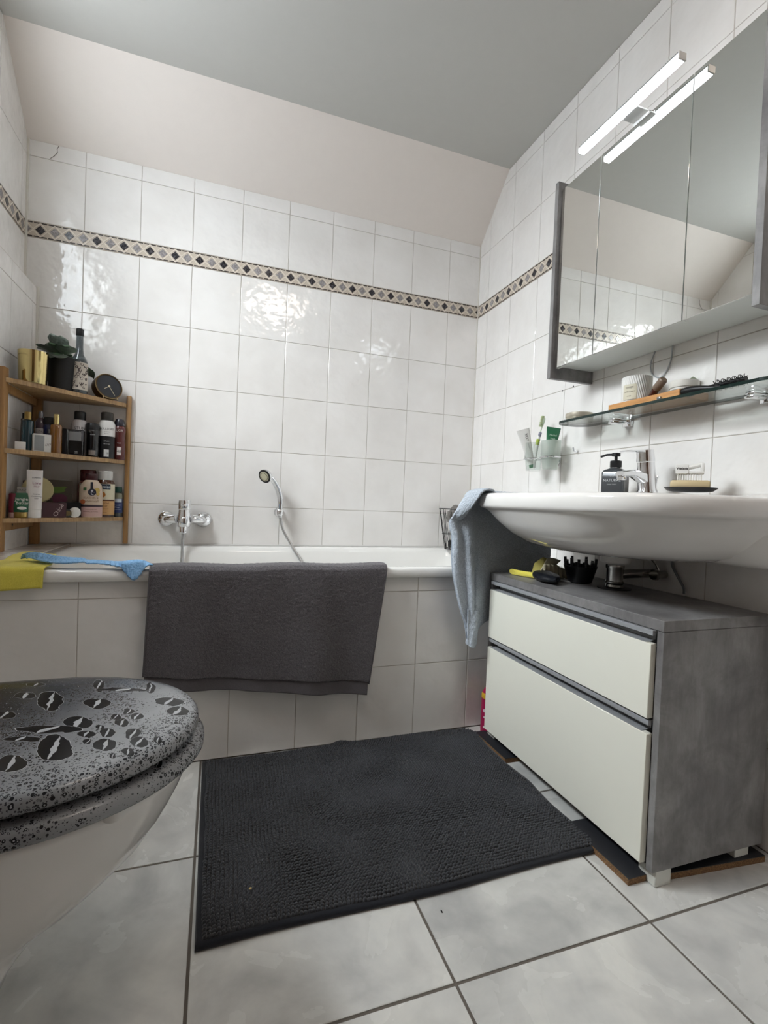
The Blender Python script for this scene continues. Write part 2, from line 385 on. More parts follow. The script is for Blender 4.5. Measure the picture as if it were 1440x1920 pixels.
def band(parent, frame, u0, u1, ublack):
    """mosaic border: strips of five diamonds, ridges and dashes; ublack is the place of one black diamond"""
    zc = (BAND0+BAND1)/2; h = (BAND1-BAND0)/2
    k0 = math.ceil((u0-ublack)/DIA-0.5); k1 = math.floor((u1-ublack)/DIA+0.5)
    ks = list(range(k0, k1+1))
    for c in range(0, len(ks), 5):
        grp = ks[c:c+5]; a = max(u0+0.1, ublack+(grp[0]-0.5)*DIA); b = min(u1-0.1, ublack+(grp[-1]+0.5)*DIA)
        if b-a < 0.5: continue
        mb = MB(); o0 = Vector(frame(0, 0, 0))
        def slab(poly, z0, z1, mi):
            mb.cur = mi; mb.rings([[frame(p[0], p[1], z0) for p in poly], [frame(p[0], p[1], z1) for p in poly]])
        slab([(a, zc-h+0.1), (b, zc-h+0.1), (b, zc+h-0.1), (a, zc+h-0.1)], -0.2, 0.22, 0)
        for k in grp:
            u = ublack+k*DIA; L, Rr = max(a, u-DIA/2), min(b, u+DIA/2)
            for sg in (-1, 1):
                z = zc+sg*2.62; x0, x1 = max(L, u-DIA/2+0.22), min(Rr, u+DIA/2-0.22)
                if x1 > x0: slab([(x0, z-0.21), (x1, z-0.21), (x1, z+0.21), (x0, z+0.21)], 0.2, 0.3, 1)
                # ridges around the diamond, crossing between neighbours
                for sx in (-1, 1):
                    q = [(u, zc+sg*2.35), (u+sx*DIA/2, zc), (u+sx*DIA/2, zc+sg*0.32), (u+sx*0.28, zc+sg*2.62), (u, zc+sg*2.62)]
                    q = [(p[0], zc+(p[1]-zc)) for p in q]
                    q = clip(clip(q, 1, 0, b), -1, 0, -a)
                    if len(q) >= 3: slab(q, 0.2, 0.33, 2)
        st = mb.build('border_strip', [M['bandbase'], M['bandline'], M['bandcream']], parent, smooth=False)
        for k in grp:
            u = ublack+k*DIA; r = 1.72
            q = clip(clip([(u-r, zc), (u, zc-r*1.05), (u+r, zc), (u, zc+r*1.05)], 1, 0, b), -1, 0, -a)
            if len(q) < 3: continue
            d = put_tile(st, q, frame, M['diaB'] if k % 2 == 0 else M['diaG'], 0.34, 'black_diamond' if k % 2 == 0 else 'grey_diamond', 0.1)

fB = lambda u, v, h: (u, -h, v)              # back wall, faces -y
fR = lambda u, v, h: (-h, u, v)              # right wall, faces -x
fL = lambda u, v, h: (X1+h, u, v)            # left wall, faces +x
fP = lambda u, v, h: (XP+h, u, v)            # low wall in front of the left wall
fA = lambda u, v, h: (u, -73.05-h, v)        # bath apron
fF = lambda u, v, h: (u, v, h-TH)            # floor: tile faces at z=0
fD = lambda u, v, h: (u, v, 56.6+h)          # ledge beside the bath

wb = struct(wall_box('wall_back', X1-5, 0, 0, 10, 10, ZC+10, M['grout']))
xs = [XP, -177.3, -157.3, -137.3, -117.3, -97.3, -77.3, -57.3, -37.3, -17.3, 0]
tile_field(wb, xs, ROWS[3:7], fB, M['tile'])
tile_field(wb, [X1]+xs[1:], [148.99, BAND0], fB, M['tile'])
tile_field(wb, [X1]+xs[1:], [BAND1, 205.68, ZB], fB, M['tile'])
tile_field(wb, xs, [57.1, 73.99], fB, M['tile'])
band(wb, fB, X1+0.3, -0.3, -182.4)
wr = struct(wall_box('wall_right', 0, YR-5, 0, 10, 10, ZC+10, M['grout']))
ys = [0, -9.6]+[-9.6-20*k for k in range(1, 15)]
# slope line through (y=0,z=ZB) and (y=YS,z=ZC): keep (z-ZB)*(-YS) <= (-y)*(ZC-ZB)
sc = [((ZC-ZB), (-YS), (-YS)*ZB)]
tile_field(wr, ys, ROWS, fR, M['tile'], clips=sc)
tile_field(wr, ys, ROWS_TOP, fR, M['tile'], clips=sc)
band(wr, fR, ys[-1], -0.3, -8.7)
# left wall with a window opening above the low wall
WY0, WY1, WZ0, WZ1 = -140.0, -46.0, 158.0, 222.0
wl = MB()
wl.box(X1-12, YR-5, 0, X1, WY0, ZC+10); wl.box(X1-12, WY1, 0, X1, 10, ZC+10)
wl.box(X1-12, WY0, 0, X1, WY1, WZ0); wl.box(X1-12, WY0, WZ1, X1, WY1, ZC+10)
wl = struct(wl.build('wall_left', M['grout'], smooth=False))
yl = [0, -4.7]+[-4.7-20*k for k in range(1, 15)]
tile_field(wl, yl, [148.99, BAND0], fL, M['tile'], clips=sc, hole=(WY0, WY1, WZ0, WZ1))
tile_field(wl, yl, ROWS_TOP, fL, M['tile'], clips=sc, hole=(WY0, WY1, WZ0, WZ1))
band(wl, fL, WY1, -0.3, -8.0)
band(wl, fL, yl[-1], WY0, -150)
wp = struct(wall_box('wall_left_low', X1-1, YR, 0, XP, 0, ZP, M['grout']))
tile_field(wp, yl, ROWS[:7]+[ZP-0.2], fP, M['tile'])
wrear = struct(wall_box('wall_rear', X1-12, YR-10, 0, 10, YR, ZC+10, M['plaster']))
dr = struct(wall_box('added_door_1', -150, YR, 0, -62, YR+3.2, 202, mk_wood('added_door_brown', hexc('4a3325'), hexc('6b4b35'), (60, 60, 6))))  # unseen brown door, added to cut and warm the bounce off the rear wall
MB().box(-157, YR, 0, -150, YR+4, 209, .2).box(-62, YR, 0, -55, YR+4, 209, .2).box(-150, YR, 202, -62, YR+4, 209, .2).build('frame', mk_wood('added_door_frame_wood', hexc('4a3325'), hexc('63462f'), (60, 60, 6)), dr)
MB().tube([(-143, YR+3.2, 104), (-143, YR+8, 104), (-131, YR+8.2, 104)], .9, 10).build('added_door_handle', M['chrome'], dr)
ce = struct(wall_box('ceiling', X1-12, YR-10, ZC, 10, YS, ZC+10, M['ceil']))
sl = MB(); sl.rings([[(x, 0.0, ZB), (x, YS, ZC), (x, YS, ZC+10), (x, 6, ZC+10), (x, 6, ZB)] for x in (X1-2, 2)])
struct(sl.build('ceiling_slope', M['plaster'], smooth=False))
# window in the left wall
wf = MB()
wf.box(X1-10, WY0, WZ0, X1-2, WY0+5, WZ1, .3); wf.box(X1-10, WY1-5, WZ0, X1-2, WY1, WZ1, .3)
wf.box(X1-10, WY0+5, WZ0, X1-2, WY1-5, WZ0+5, .3); wf.box(X1-10, WY0+5, WZ1-5, X1-2, WY1-5, WZ1, .3)
wf = struct(wf.build('window_1', M['white']))
MB().box(X1-1.9, -96, 180, X1-1.2, -90, 182.5, .2).build('handle_plate', M['white'], wf)
gp = MB().box(X1-6.2, WY0+5, WZ0+5, X1-5.8, WY1-5, WZ1-5).build('pane', M['pane'], wf, smooth=False)
# floor
fl = struct(wall_box('floor', X1-12, YR-5, -8, 10, 10, -TH, M['fgrout']))
fx = [0]+[-43.344-41.566*k for k in range(0, 5)]; fx = [x for x in fx if x > X1]+[XP+0.2]
fy = [-73.2]+[-113.326-41.566*k for k in range(0, 5)]
tile_field(fl, fx, fy, fF, M['floor'], gap=0.55)
# bath apron and ledge
ap = struct(wall_box('wall_bath_front', XP, -73.05, 0, 0, -70.6, 53.6, M['grout']))
tile_field(ap, [XP, -179.1, -159.1, -139.1, -119.1, -99.1, -79.1, -59.1, -39.1, -19.1, 0], [0, 23.9, 48.8, 53.6], fA, M['tile'])
ld = struct(wall_box('trim_1', XP, -73.3, 40, -179.3, 0, 56.6, M['grout']))
tile_field(ld, [XP, -179.5], [-73.0, -44.7, -24.7, 0], fD, M['tile'])
# plastic corner beads
struct(MB().box(XP-0.1, -1.1, TUBZ, XP+1.0, -0.25, ZP+0.3, .2).build('trim_2', M['trim']))
struct(MB().box(X1-0.1, -0.9, ZP, X1+1.0, -0.25, ZB, .15).build('trim_3', M['trim']))
struct(MB().box(-0.7, -0.6, TUBZ, -0.2, -0.2, ZB, .1).build('trim_4', M['trim']))
struct(MB().box(-179, -0.8, TUBZ-0.1, -0.3, -0.2, TUBZ+0.4, .12).build('trim_5', M['white']))
# cracked corner piece of the top row of tiles (upper left corner of the back wall)
ck = MB().tube([(-186.6, -0.3, 211.6), (-187.2, -0.32, 210.2), (-187.0, -0.32, 209.0), (-188.2, -0.32, 207.2), (-189.4, -0.32, 206.0)], 0.09, 5)
ck.build('crack', M['fgrout'], wb)
# two drilled holes in the joint under the mirror cabinet
for (y, z) in ((-68.6, 123.9), (-74.6, 124.3)):
    MB().lathe([(0.32, 0), (0.32, 0.05)], (0, 0, 0), 10, Matrix.Rotation(-PI/2, 4, 'Y')).build('drill_hole', M['black'], wr, loc=(-0.3, y, z))

# ---------------------------------------------------------------- bathtub
bt = thing('bathtub', 'white built-in bathtub along the back wall, behind the tiled front', 'bathtub', (0, 0, 0))
mb = MB(); N = 10
R0 = lambda i, z, r: rrect(-179+i, -75+i, -0.3-i, -0.9-i, r, z, N)
rg = [R0(0.3, 53.7, 1.2), R0(0, 54.1, 1.4), R0(0, 56.2, 1.4), R0(0.5, 56.9, 1.6)]
def inner(i, z, r, tl=0): return rrect(-179+i+tl, -75+i, -0.3-i*1.2, -0.9-i, r, z, N)
rg += [inner(5.2, 56.75, 14), inner(6.2, 56.2, 14), inner(7, 54.5, 14, 3), inner(8.2, 48, 15, 10), inner(11, 30, 17, 20), inner(14, 21, 18, 26), inner(19, 17.5, 18, 30), inner(27, 16.6, 9, 30)]
mb.rings(rg, False, True); mb.build('tub_shell', M['bath'], bt, ang=60)
MB().lathe([(3.2, 16.6), (3.2, 17.2), (2.2, 17.5), (0, 17.5)], (-90, -38, 0), 24).build('drain_plug', M['chrome'], bt)
MB().lathe([(3.0, 0), (3.0, 0.8), (2.4, 1.3), (0, 1.3)], (-99, -10.6, 45), 24, Matrix.Rotation(PI/2, 4, 'X')).build('overflow_cap', M['chrome'], bt)

# bath mixer tap on the back wall
t = thing('bath_mixer_tap', 'chrome single-lever bath mixer tap on the tiled wall above the bathtub', 'tap', (-137.0, -0.3, 69.0))
for sx in (-1, 1):
    MB().lathe([(3.4, 0), (3.4, 0.5), (3.0, 1.3), (2.0, 1.8), (1.5, 2.2)], (0, 0, 0), 28, Matrix.Rotation(PI/2, 4, 'X')).build('escutcheon', M['chrome'], t, loc=(sx*7.3, 0, -1.2))
    MB().tube([(sx*7.3, -2, -1.2), (sx*7.3, -4.3, -1.2), (sx*6.2, -5.6, -1.1), (sx*3.2, -6.2, -0.8)], 1.4, 14, [1.35, 1.5, 1.7, 1.9]).build('inlet_arm', M['chrome'], t)
MB().lathe([(2.2, -4.2), (2.7, -3.6), (2.9, -1), (2.5, 1.5), (2.4, 3.0)], (0, -6.5, 0), 28).build('body', M['chrome'], t)
MB().lathe([(2.5, 3.1), (2.6, 3.4), (2.6, 5.6), (2.4, 6.9), (0.5, 7.2)], (0, -6.5, 0), 28).build('lever_cap', M['chrome'], t)
MB().box(-1.0, -14.5, 4.6, 1.0, -8.0, 5.6, .35).build('lever', M['chrome'], t)
MB().lathe([(1.3, 0), (1.55, .3), (1.55, 2.6), (1.1, 3.3)], (0, -9.5, -6.5), 20).build('hose_nut', M['chrome'], t)
MB().box(-1.2, -11.5, -4.0, 1.2, -7.5, 0.0, .5).build('spout', M['chrome'], t)
# shower hose: hangs from the tap into the tub and comes up again
h1 = catmull([(-137, -9.8, 62.5), (-137.1, -10.5, 54), (-136.9, -13, 44), (-134, -20, 32), (-120, -26, 22), (-104, -24, 24), (-92, -17, 36), (-88.0, -11, 48.5), (-91.5, -7.8, 56), (-96.0, -5.6, 64), (-97.6, -4.8, 70.2)], 90)
mb = MB(); mb.tube([p for p in h1], 0.62, 10, [0.62+0.05*math.sin(k*2.4) for k in range(90)])
tag(mb.build('shower_hose', flat('steel_hose', hexc('c9cacb'), .25, .85, var=.05)), 'metal shower hose hanging into the bathtub between tap and hand shower', 'hose')
# wall holder
t = thing('shower_holder', 'small round chrome wall bracket that carries the hand shower', 'holder', (-97.8, -0.3, 72.0))
MB().lathe([(2.1, 0), (2.1, 0.6), (1.6, 1.2), (1.0, 2.0), (1.0, 3.2)], (0, 0, 0), 24, Matrix.Rotation(PI/2, 4, 'X')).build('wall_rosette', M['chrome'], t)
MB().lathe([(1.35, -1.4), (1.55, -1.0), (1.55, 1.0), (1.25, 1.4)], (0, -4.6, 0), 20).build('cradle', M['chrome'], t)
# hand shower
t = thing('hand_shower', 'chrome hand shower tilted in its bracket, showing a cream and black spray face', 'shower head', (-97.8, -4.9, 72.0))
hp = catmull([(0.1, 0.1, -2.2), (0.1, 0, 2), (0.0, -0.3, 6), (-1.2, -1.0, 10), (-3.2, -2.0, 13.5), (-5.2, -3.1, 15.6)], 24)
MB().tube(hp, 1, 16, [1.0+0.35*math.sin(PI*k/23) for k in range(24)]).build('handle', M['chrome'], t)
nrm = Vector((-0.62, -0.66, -0.42)).normalized(); MM = nrm.to_track_quat('Z', 'Y').to_matrix().to_4x4(); cc = Vector((-6.9, -4.0, 15.9))
MB().lathe([(0.4, -2.1), (1.9, -1.6), (2.9, -0.4), (3.15, 0.6), (3.0, 0.95)], cc, 30, MM).build('head_shell', M['chrome'], t)
MB().lathe([(3.0, 0.9), (2.95, 1.15), (2.15, 1.2), (2.1, 1.1)], cc, 30, MM).build('rubber_ring', M['black'], t)
fc = MB().lathe([(2.2, 1.1), (2.15, 1.35), (1.5, 1.4), (0, 1.4)], cc, 30, MM).build('spray_face', cm('b9b49c', .5), t)
mb = MB()
for k in range(18):
    a = 2*PI*k/18; mb.lathe([(0.16, 1.2), (0.12, 1.62)], cc+MM @ Vector((1.75*math.cos(a), 1.75*math.sin(a), 0)), 6, MM)
mb.build('nozzles', M['black'], fc)

# wire basket on the tub corner
t = thing('wire_basket', 'black wire basket on the rear right corner of the bathtub rim', 'basket', (-14.6, -13.0, 56.95))
mb = MB(); nb = 12
br, tr, hh = 4.8, 8.2, 19.5
for (r, z, th) in ((br, 0.25, .22), (tr, hh, .24), (br+1.5, 7.5, .13)):
    mb.tube([(r*math.cos(2*PI*k/36), r*math.sin(2*PI*k/36), z) for k in range(37)], th, 6)
for k in range(nb):
    a = 2*PI*k/nb; b2 = a+PI/nb
    mb.tube([(br*math.cos(a), br*math.sin(a), .25), (tr*math.cos(b2), tr*math.sin(b2), hh)], .13, 5)
    mb.tube([(br*math.cos(a), br*math.sin(a), .25), (tr*math.cos(a-PI/nb), tr*math.sin(a-PI/nb), hh)], .13, 5)
for k in range(5): mb.tube([(-br+0.6+k*2.1, -math.sqrt(max(0, br*br-(-br+0.6+k*2.1)**2)), .25), (-br+0.6+k*2.1, math.sqrt(max(0, br*br-(-br+0.6+k*2.1)**2)), .25)], .12, 5)
mb.build('wire_frame', M['blackwire'], t)
def puff(name, c, r, mat, label, seed, sq=(1, 1, 1)):
    mb = MB(); n = 40
    def f(u, v):
        a = u*2*PI; p = v*PI-PI/2; d = Vector((math.cos(a)*math.cos(p)*sq[0], math.sin(a)*math.cos(p)*sq[1], math.sin(p)*sq[2]))
        k = 1+0.16*noise.noise(d*3+Vector((seed, 0, 0)))+0.12*noise.noise(d*9); return d*r*k
    mb.grid(f, n, n//2); o = mb.build(name, mat, loc=c); tag(o, label, 'sponge'); return o
M['mesh_grey'] = mk_terry('grey_net', hexc('4a4643'), hexc('8d8883'), 260, 1.0)
puff('bath_puff', (-12.6, -12.6, 72.6), 5.8, M['mesh_grey'], 'grey net bath puff sticking out of the black wire basket', 3, (1, 1, 1.0))
tag(MB().box(-17.6, -15.3, 57.7, -11.6, -10.8, 61.5, .9).build('black_pouch', M['black']), 'small black case lying in the bottom of the wire basket', 'case')

# ---------------------------------------------------------------- vanity cabinet
VX, VY0, VY1 = -36.6, -149.0, -82.0
for (a, b, lab) in ((-150.2, -128.0, 'dark-topped chipboard offcut under the near legs of the vanity cabinet'), (-98.0, -80.0, 'dark-topped chipboard offcut under the far legs of the vanity cabinet, by the mat corner')):
    t = thing('chipboard_pad', lab, 'board', (0, 0, 0), 0, 'chipboard pads under the cabinet')
    x0 = -40.4 if a < -120 else -38.6
    q = [(x0, a+3.4), (-35.6, a+3.4), (-35.6, a+5.2), (-30.2, a+5.2), (-30.2, a+2.2), (-4.0, a), (-4.0, b), (x0, b)] if a < -120 else [(x0, a), (-4, a-1), (-4, b), (x0, b)]
    MB().poly(q, 0.02, 1.35).build('chipboard_core', M['chip'], t, smooth=False)
    MB().poly(q, 1.35, 1.5).build('dark_top_layer', cm('2b2c30', .5), t, smooth=False)
t = thing('vanity_cabinet', 'grey concrete-look vanity cabinet with two cream drawers, standing under the washbasin', 'cabinet', (0, 0, 0))
MB().box(VX, VY0, 3.4, -3.6, VY0+1.6, 53.8, .06).build('side_panel', M['concrete'], t)
MB().box(VX, VY1-1.6, 3.4, -3.6, VY1, 53.8, .06).build('side_panel', M['concrete'], t)
MB().box(VX-0.2, VY0-0.1, 53.9, -3.6, VY1+0.1, 56.2, .08).build('top_panel', M['concrete'], t)
MB().box(VX+1, VY0+1.6, 3.6, -3.8, VY1-1.6, 5.0).box(-4.4, VY0+1.6, 5, -3.8, VY1-1.6, 53.8).box(-34.2, VY0+1.6, 5, -33.6, VY1-1.6, 53.8).build('carcass', M['blackmat'], t, smooth=False)
for (z0, z1, ms) in ((35.2, 51.0, M['cream']), (4.5, 32.0, M['cream'])):
    d = MB().box(-37.9, VY0+1.9, z0, -36.3, VY1-2.1, z1, .12).build('drawer', ms, t)
    g = MB().box(-37.5, VY0+1.9, z1+1.7, -36.7, VY1-2.1, z1+2.75, .06)
    g.box(-36.7, VY0+1.9, z1+2.2, -34.6, VY1-2.1, z1+2.75)
    g.rings([[(-37.7, y, z1+0.02), (-35.0, y, z1+0.3), (-34.6, y, z1+2.3), (-34.2, y, z1+2.3), (-34.2, y, z1-1.2), (-36.2, y, z1-1.2)] for y in (VY0+3.4, VY1-3.4)])
    g.build('grip_profile', M['grip'], d, smooth=False)
for (x, y, z) in ((-35.4, VY0+0.1, 0), (-12.0, VY0+0.1, 1.5), (-35.4, VY1-4.6, 1.5), (-12.0, VY1-4.6, 1.5)):
    MB().box(x, y, z+0.02, x+4.4, y+4.4, 3.5, .15).build('leg', cm('cfcfc8', .4), t)
MB().box(-31, VY0+4.6, 1.52, -14, VY0+9, 3.3).build('crossbar', M['blackmat'], t, smooth=False)

# ---------------------------------------------------------------- mirror cabinet
t = thing('mirror_cabinet', 'three-door mirror cabinet with grey concrete-look side panels on the right wall', 'cabinet', (0, 0, 0))
for y0, y1 in ((-84.4, -82.7), (-152.0, -150.3)):
    MB().box(-18.3, y0, 123.0, -0.35, y1, 189.4, .06).build('side_panel', M['concrete'], t)
MB().box(-15.0, -150.3, 127.2, -0.35, -84.4, 187.0).build('body', M['whitelam'], t, smooth=False)
for y0, y1 in ((-102.3, -84.9), (-132.6, -102.55), (-149.9, -132.85)):
    d = MB().box(-16.6, y0, 126.3, -15.2, y1, 186.6, .05).build('mirror_door', M['whitelam'], t)
    MB().box(-16.95, y0+0.03, 126.35, -16.62, y1-0.03, 186.6, .03).build('mirror_glass', M['mirror'], d)
# LED tube
t = thing('mirror_lamp', 'lit white LED bar lamp mounted over the mirror cabinet', 'lamp', (0, 0, 0))
LX, LZ = -21.8, 188.6
MB().box(LX-1.1, -133.0, LZ-0.9, LX+1.1, -99.3, LZ+0.55, .3).build('led_tube', M['led'], t)
MB().box(LX-1.15, -133.0, LZ+0.6, LX+1.15, -99.3, LZ+0.95, .1).build('housing', M['alu'], t)
for y0, y1 in ((-99.2, -98.9), (-133.5, -133.1)):
    MB().box(LX-1.2, y0, LZ-0.95, LX+1.2, y1, LZ+0.95, .1).build('end_cap', M['white'], t)
MB().box(LX+1.3, -118.8, LZ-0.6, -14.2, -113.6, LZ-0.2, .08).box(-16.4, -118.8, 187.05, -9, -113.6, LZ-0.2, .1).box(LX-0.3, -118.0, LZ+0.9, LX+1.6, -114.4, LZ+1.2, .05).box(LX+1.25, -118.0, LZ-0.6, LX+1.6, -114.4, LZ+1.2, .05).build('bracket', M['white'], t)
mb = MB(); mb.tube(catmull([(-0.6, -116.2, 130), (-0.6, -116.3, 127), (-0.6, -115.8, 122.5), (-0.6, -113.2, 118.9), (-0.6, -110.0, 120.2), (-0.6, -109.0, 123.6), (-0.6, -110.6, 127.6), (-0.6, -111.8, 129.5)], 50), .2, 8)
tag(mb.build('power_cable', cm('b4b8bb', .5)), 'pale cable hanging in a loop below the mirror cabinet', 'cable')

# ceiling lamp (behind the camera's view, seen only as a reflection in the tiles)
t = thing('ceiling_lamp', 'round warm ceiling lamp above the middle of the room', 'lamp', (-84, -182, ZC))
MB().lathe([(21, -0.1), (21, -2)], (0, 0, 0), 40).build('lamp_base', M['white'], t)
MB().lathe([(22, -2.1), (22, -4), (17, -7.5), (8, -9.2), (0, -9.5)], (0, 0, 0), 40).build('lamp_shade', M['lampglow'], t)

# ---------------------------------------------------------------- washbasin
WC = -118.0
def half(xb, xf, W, z, n=4.0, N=44):
    out = []
    for k in range(N+1):
        a = -PI/2+PI*k/N; c, s_ = math.cos(a), math.sin(a)
        x = xb-(xb-xf)*abs(c)**(2/n); y = WC+W*math.copysign(abs(s_)**(2/n), s_)
        zz = z(x) if callable(z) else z
        out.append((x, y, zz))
    return out
def ztop(z): return lambda x: z+1.7*max(0, min(1, (x+17)/5))**2*(3-2*max(0, min(1, (x+17)/5)))
t = thing('washbasin', 'wide white ceramic washbasin on the right wall above the vanity cabinet', 'washbasin', (0, 0, 0))
mb = MB()
rg = [half(-9, -31, 17, 66.9, 2.6), half(-7, -36, 23, 67.3, 2.8), half(-4, -40, 28, 68.6, 3.0), half(-2, -43.8, 31.5, 71.0, 3.2), half(-0.5, -46.8, 34.8, 74.2, 3.4), half(-0.3, -48.4, 37.4, 77.0, 3.7), half(-0.3, -49.0, 38.4, 77.7, 3.9),
      half(-0.3, -49.8, 39.4, 78.1, 4), half(-0.3, -50.2, 40, 78.8, 4), half(-0.3, -50.2, 40, ztop(81.2), 4), half(-0.3, -49.9, 39.7, ztop(82.0), 4), half(-0.4, -49.2, 39.0, ztop(82.35), 4),
      half(-14, -46.4, 36.0, 82.2, 3.8), half(-15, -45.4, 35, 81.2, 3.6), half(-16, -43.5, 32, 75, 3.2), half(-17, -40, 25, 70.5, 2.8), half(-20, -32, 12, 69.0, 2.2), half(-24, -28, 3, 68.8, 2)]
mb.rings(rg, True, True)
mb.build('basin', M['ceramic'], t, ang=80)
fk = MB()
rg = []
for z, W, xf in ((66.4, 30, -5), (66.8, 35, -12), (68.2, 37.3, -16.5), (71, 38.2, -19), (75, 38.9, -22), (78.5, 39.6, -26)):
    rg.append(half(-0.32, xf, W, z, 3.0))
fk.rings(rg); fk.build('wall_skirt', M['ceramic'], t, ang=80)
MB().lathe([(2.2, 69.0), (2.2, 69.3), (1.4, 69.5), (0, 69.5)], (-26, WC, 0), 20).build('drain_ring', M['chrome'], t)
# siphon under the basin
t = thing('siphon', 'tarnished chrome waste trap under the washbasin', 'siphon', (-15.5, -114.0, 56.22))
MB().lathe([(3.4, 7.2), (4.0, 7.7), (4.3, 11.4)], (0, 0, 0), 28).build('white_collar', M['white'], t)
MB().lathe([(2.0, 0.2), (2.4, 0.6), (2.2, 1.2), (2.5, 1.6), (2.5, 2.0), (2.25, 2.3), (2.25, 5.6), (2.5, 6.0), (2.5, 6.9)], (0, 0, 0), 28).build('chrome_cup', M['pipe'], t)
MB().tube([(2, 0, 4), (5, -.6, 4.3), (14.6, -.6, 4.3)], 1.3, 14).build('waste_pipe', M['pipe'], t)
MB().lathe([(4.6, 0.02), (4.6, .25), (2.3, .35)], (0, 0, 0), 28).build('pipe_hole_ring', M['black'], t)
mb = MB(); mb.tube(catmull([(-1.0, -120.6, 68), (-1.2, -120.3, 64), (-1.6, -122.5, 61), (-1.4, -124.4, 58), (-1.6, -124.8, 56.4)], 24), .35, 8)
tag(mb.build('cable', cm('6f7275', .5)), 'thin grey cable going down behind the vanity cabinet, under the washbasin', 'cable')
t = thing('angle_valve', 'small chrome stop valve on the wall under the washbasin', 'valve', (-0.3, -117.5, 60.6))
MB().tube([(0, 0, 0), (-3.4, 0, 0)], 1.0, 14).build('valve_body', M['pipe'], t)
MB().lathe([(1.6, 0), (1.7, .3), (1.5, 1.2)], (-3.4, 0, 0), 12, Matrix.Rotation(-PI/2, 4, 'Y')).build('valve_knob', M['pipe'], t)
MB().tube(catmull([(-2.4, 0, .8), (-3.5, .3, 3), (-6, .5, 5), (-8, 0.4, 6.5)], 14), .28, 8).build('supply_pipe', M['pipe'], t)

# basin mixer
t = thing('basin_mixer_tap', 'chrome single-lever mixer tap at the back of the washbasin', 'tap', (-9.5, -118.2, 84.03))
MB().lathe([(2.7, 0), (2.7, .4), (2.35, .9), (2.25, 8.0), (2.25, 8.6)], (0, 0, 0), 28, Matrix.Rotation(math.radians(-7), 4, 'Y')).build('body', M['chrome'], t)
MB().lathe([(2.3, 8.7), (2.35, 9.0), (2.2, 12.0), (0.5, 12.2)], (0, 0, 0), 28, Matrix.Rotation(math.radians(-7), 4, 'Y')).build('lever_cap', M['chrome'], t)
def barr(mb, pts, w, h):
    rg = []
    for i, p in enumerate(pts):
        p = Vector(p); ww = w[i]; hh = h[i]
        rg.append([(p.x, p.y+a*ww, p.z+b*hh) for a, b in ((-1, -.6), (-.6, -1), (.6, -1), (1, -.6), (1, .6), (.6, 1), (-.6, 1), (-1, .6))])
    return mb.rings(rg)
barr(MB(), [(-0.5, 0, 11.3), (-4, 0, 11.4), (-8, 0, 11.2), (-9.6, 0, 11.0)], (1.6, 1.5, 1.2, 1.0), (.5, .35, .25, .2)).build('lever', M['chrome'], t)
barr(MB(), [(0, 0, 3.2), (-2.8, 0, 4.3), (-6, 0, 5.2), (-10.2, 0, 4.7)], (1.9, 1.7, 1.5, 1.35), (2.2, 1.5, .95, .8)).build('spout', M['chrome'], t)
MB().lathe([(1.1, 0), (1.25, .3), (1.25, 1.3)], (-9.4, 0, 3.0), 18).build('aerator', M['chrome'], t)
MB().tube([(2.4, -.6, 1), (2.7, -.6, 4.2)], .18, 6).lathe([(.4, 4.2), (.5, 4.6), (.3, 5)], (2.7, -.6, 0), 10).build('pop_up_rod', M['chrome'], t)

def cam_thing(name, label, cat, x, y, z, group=None, turn=0.0):
    """local -y looks to where the photographer stood, plus a turn"""
    return thing(name, label, cat, (x, y, z), az_to_cam(x, y)+PI/2+turn, group)
FT = Matrix.Rotation(PI/2, 4, 'X')
def face(x, y, z, rot=0.0): return Matrix.Translation((x, y, z)) @ FT @ Matrix.Rotation(rot, 4, 'Z')

# soap dispenser
t = cam_thing('soap_dispenser', 'dark glass soap dispenser with black pump beside the basin tap', 'dispenser', -10.2, -107.0, 84.05, None, math.radians(-20))
MB().rings([rrect(-3.3, -2.6, 3.3, 2.6, .7, 0), rrect(-3.3, -2.6, 3.3, 2.6, .7, 6.0), rrect(-3.0, -2.3, 3.0, 2.3, 1.0, 6.8), rrect(-1.6, -1.5, 1.6, 1.5, 1.2, 7.4), rrect(-1.4, -1.4, 1.4, 1.4, 1.3, 7.8)]).build('bottle', cm('3b3e42', .12, coat=.6), t)
text('NATURAL', 1.15, cm('b9bcbe', .5), t, face(0, -2.63, 3.6))
text('SOAP', .5, cm('a0a3a5', .5), t, face(0, -2.63, 4.8)); text('HAND WASH', .45, cm('a0a3a5', .5), t, face(0, -2.63, 2.4))
MB().lathe([(1.5, 7.6), (1.65, 7.8), (1.65, 9.6), (1.2, 9.8)], (0, 0, 0), 20).build('pump_collar', M['black'], t)
MB().lathe([(.45, 9.7), (.45, 11), (1.2, 11.05), (1.2, 12.0), (.8, 12.1)], (0, 0, 0), 16).tube([(0, 0, 11.6), (-2.5, -.4, 11.6), (-4.3, -.7, 11.0)], .35, 8).build('pump_head', M['black'], t)
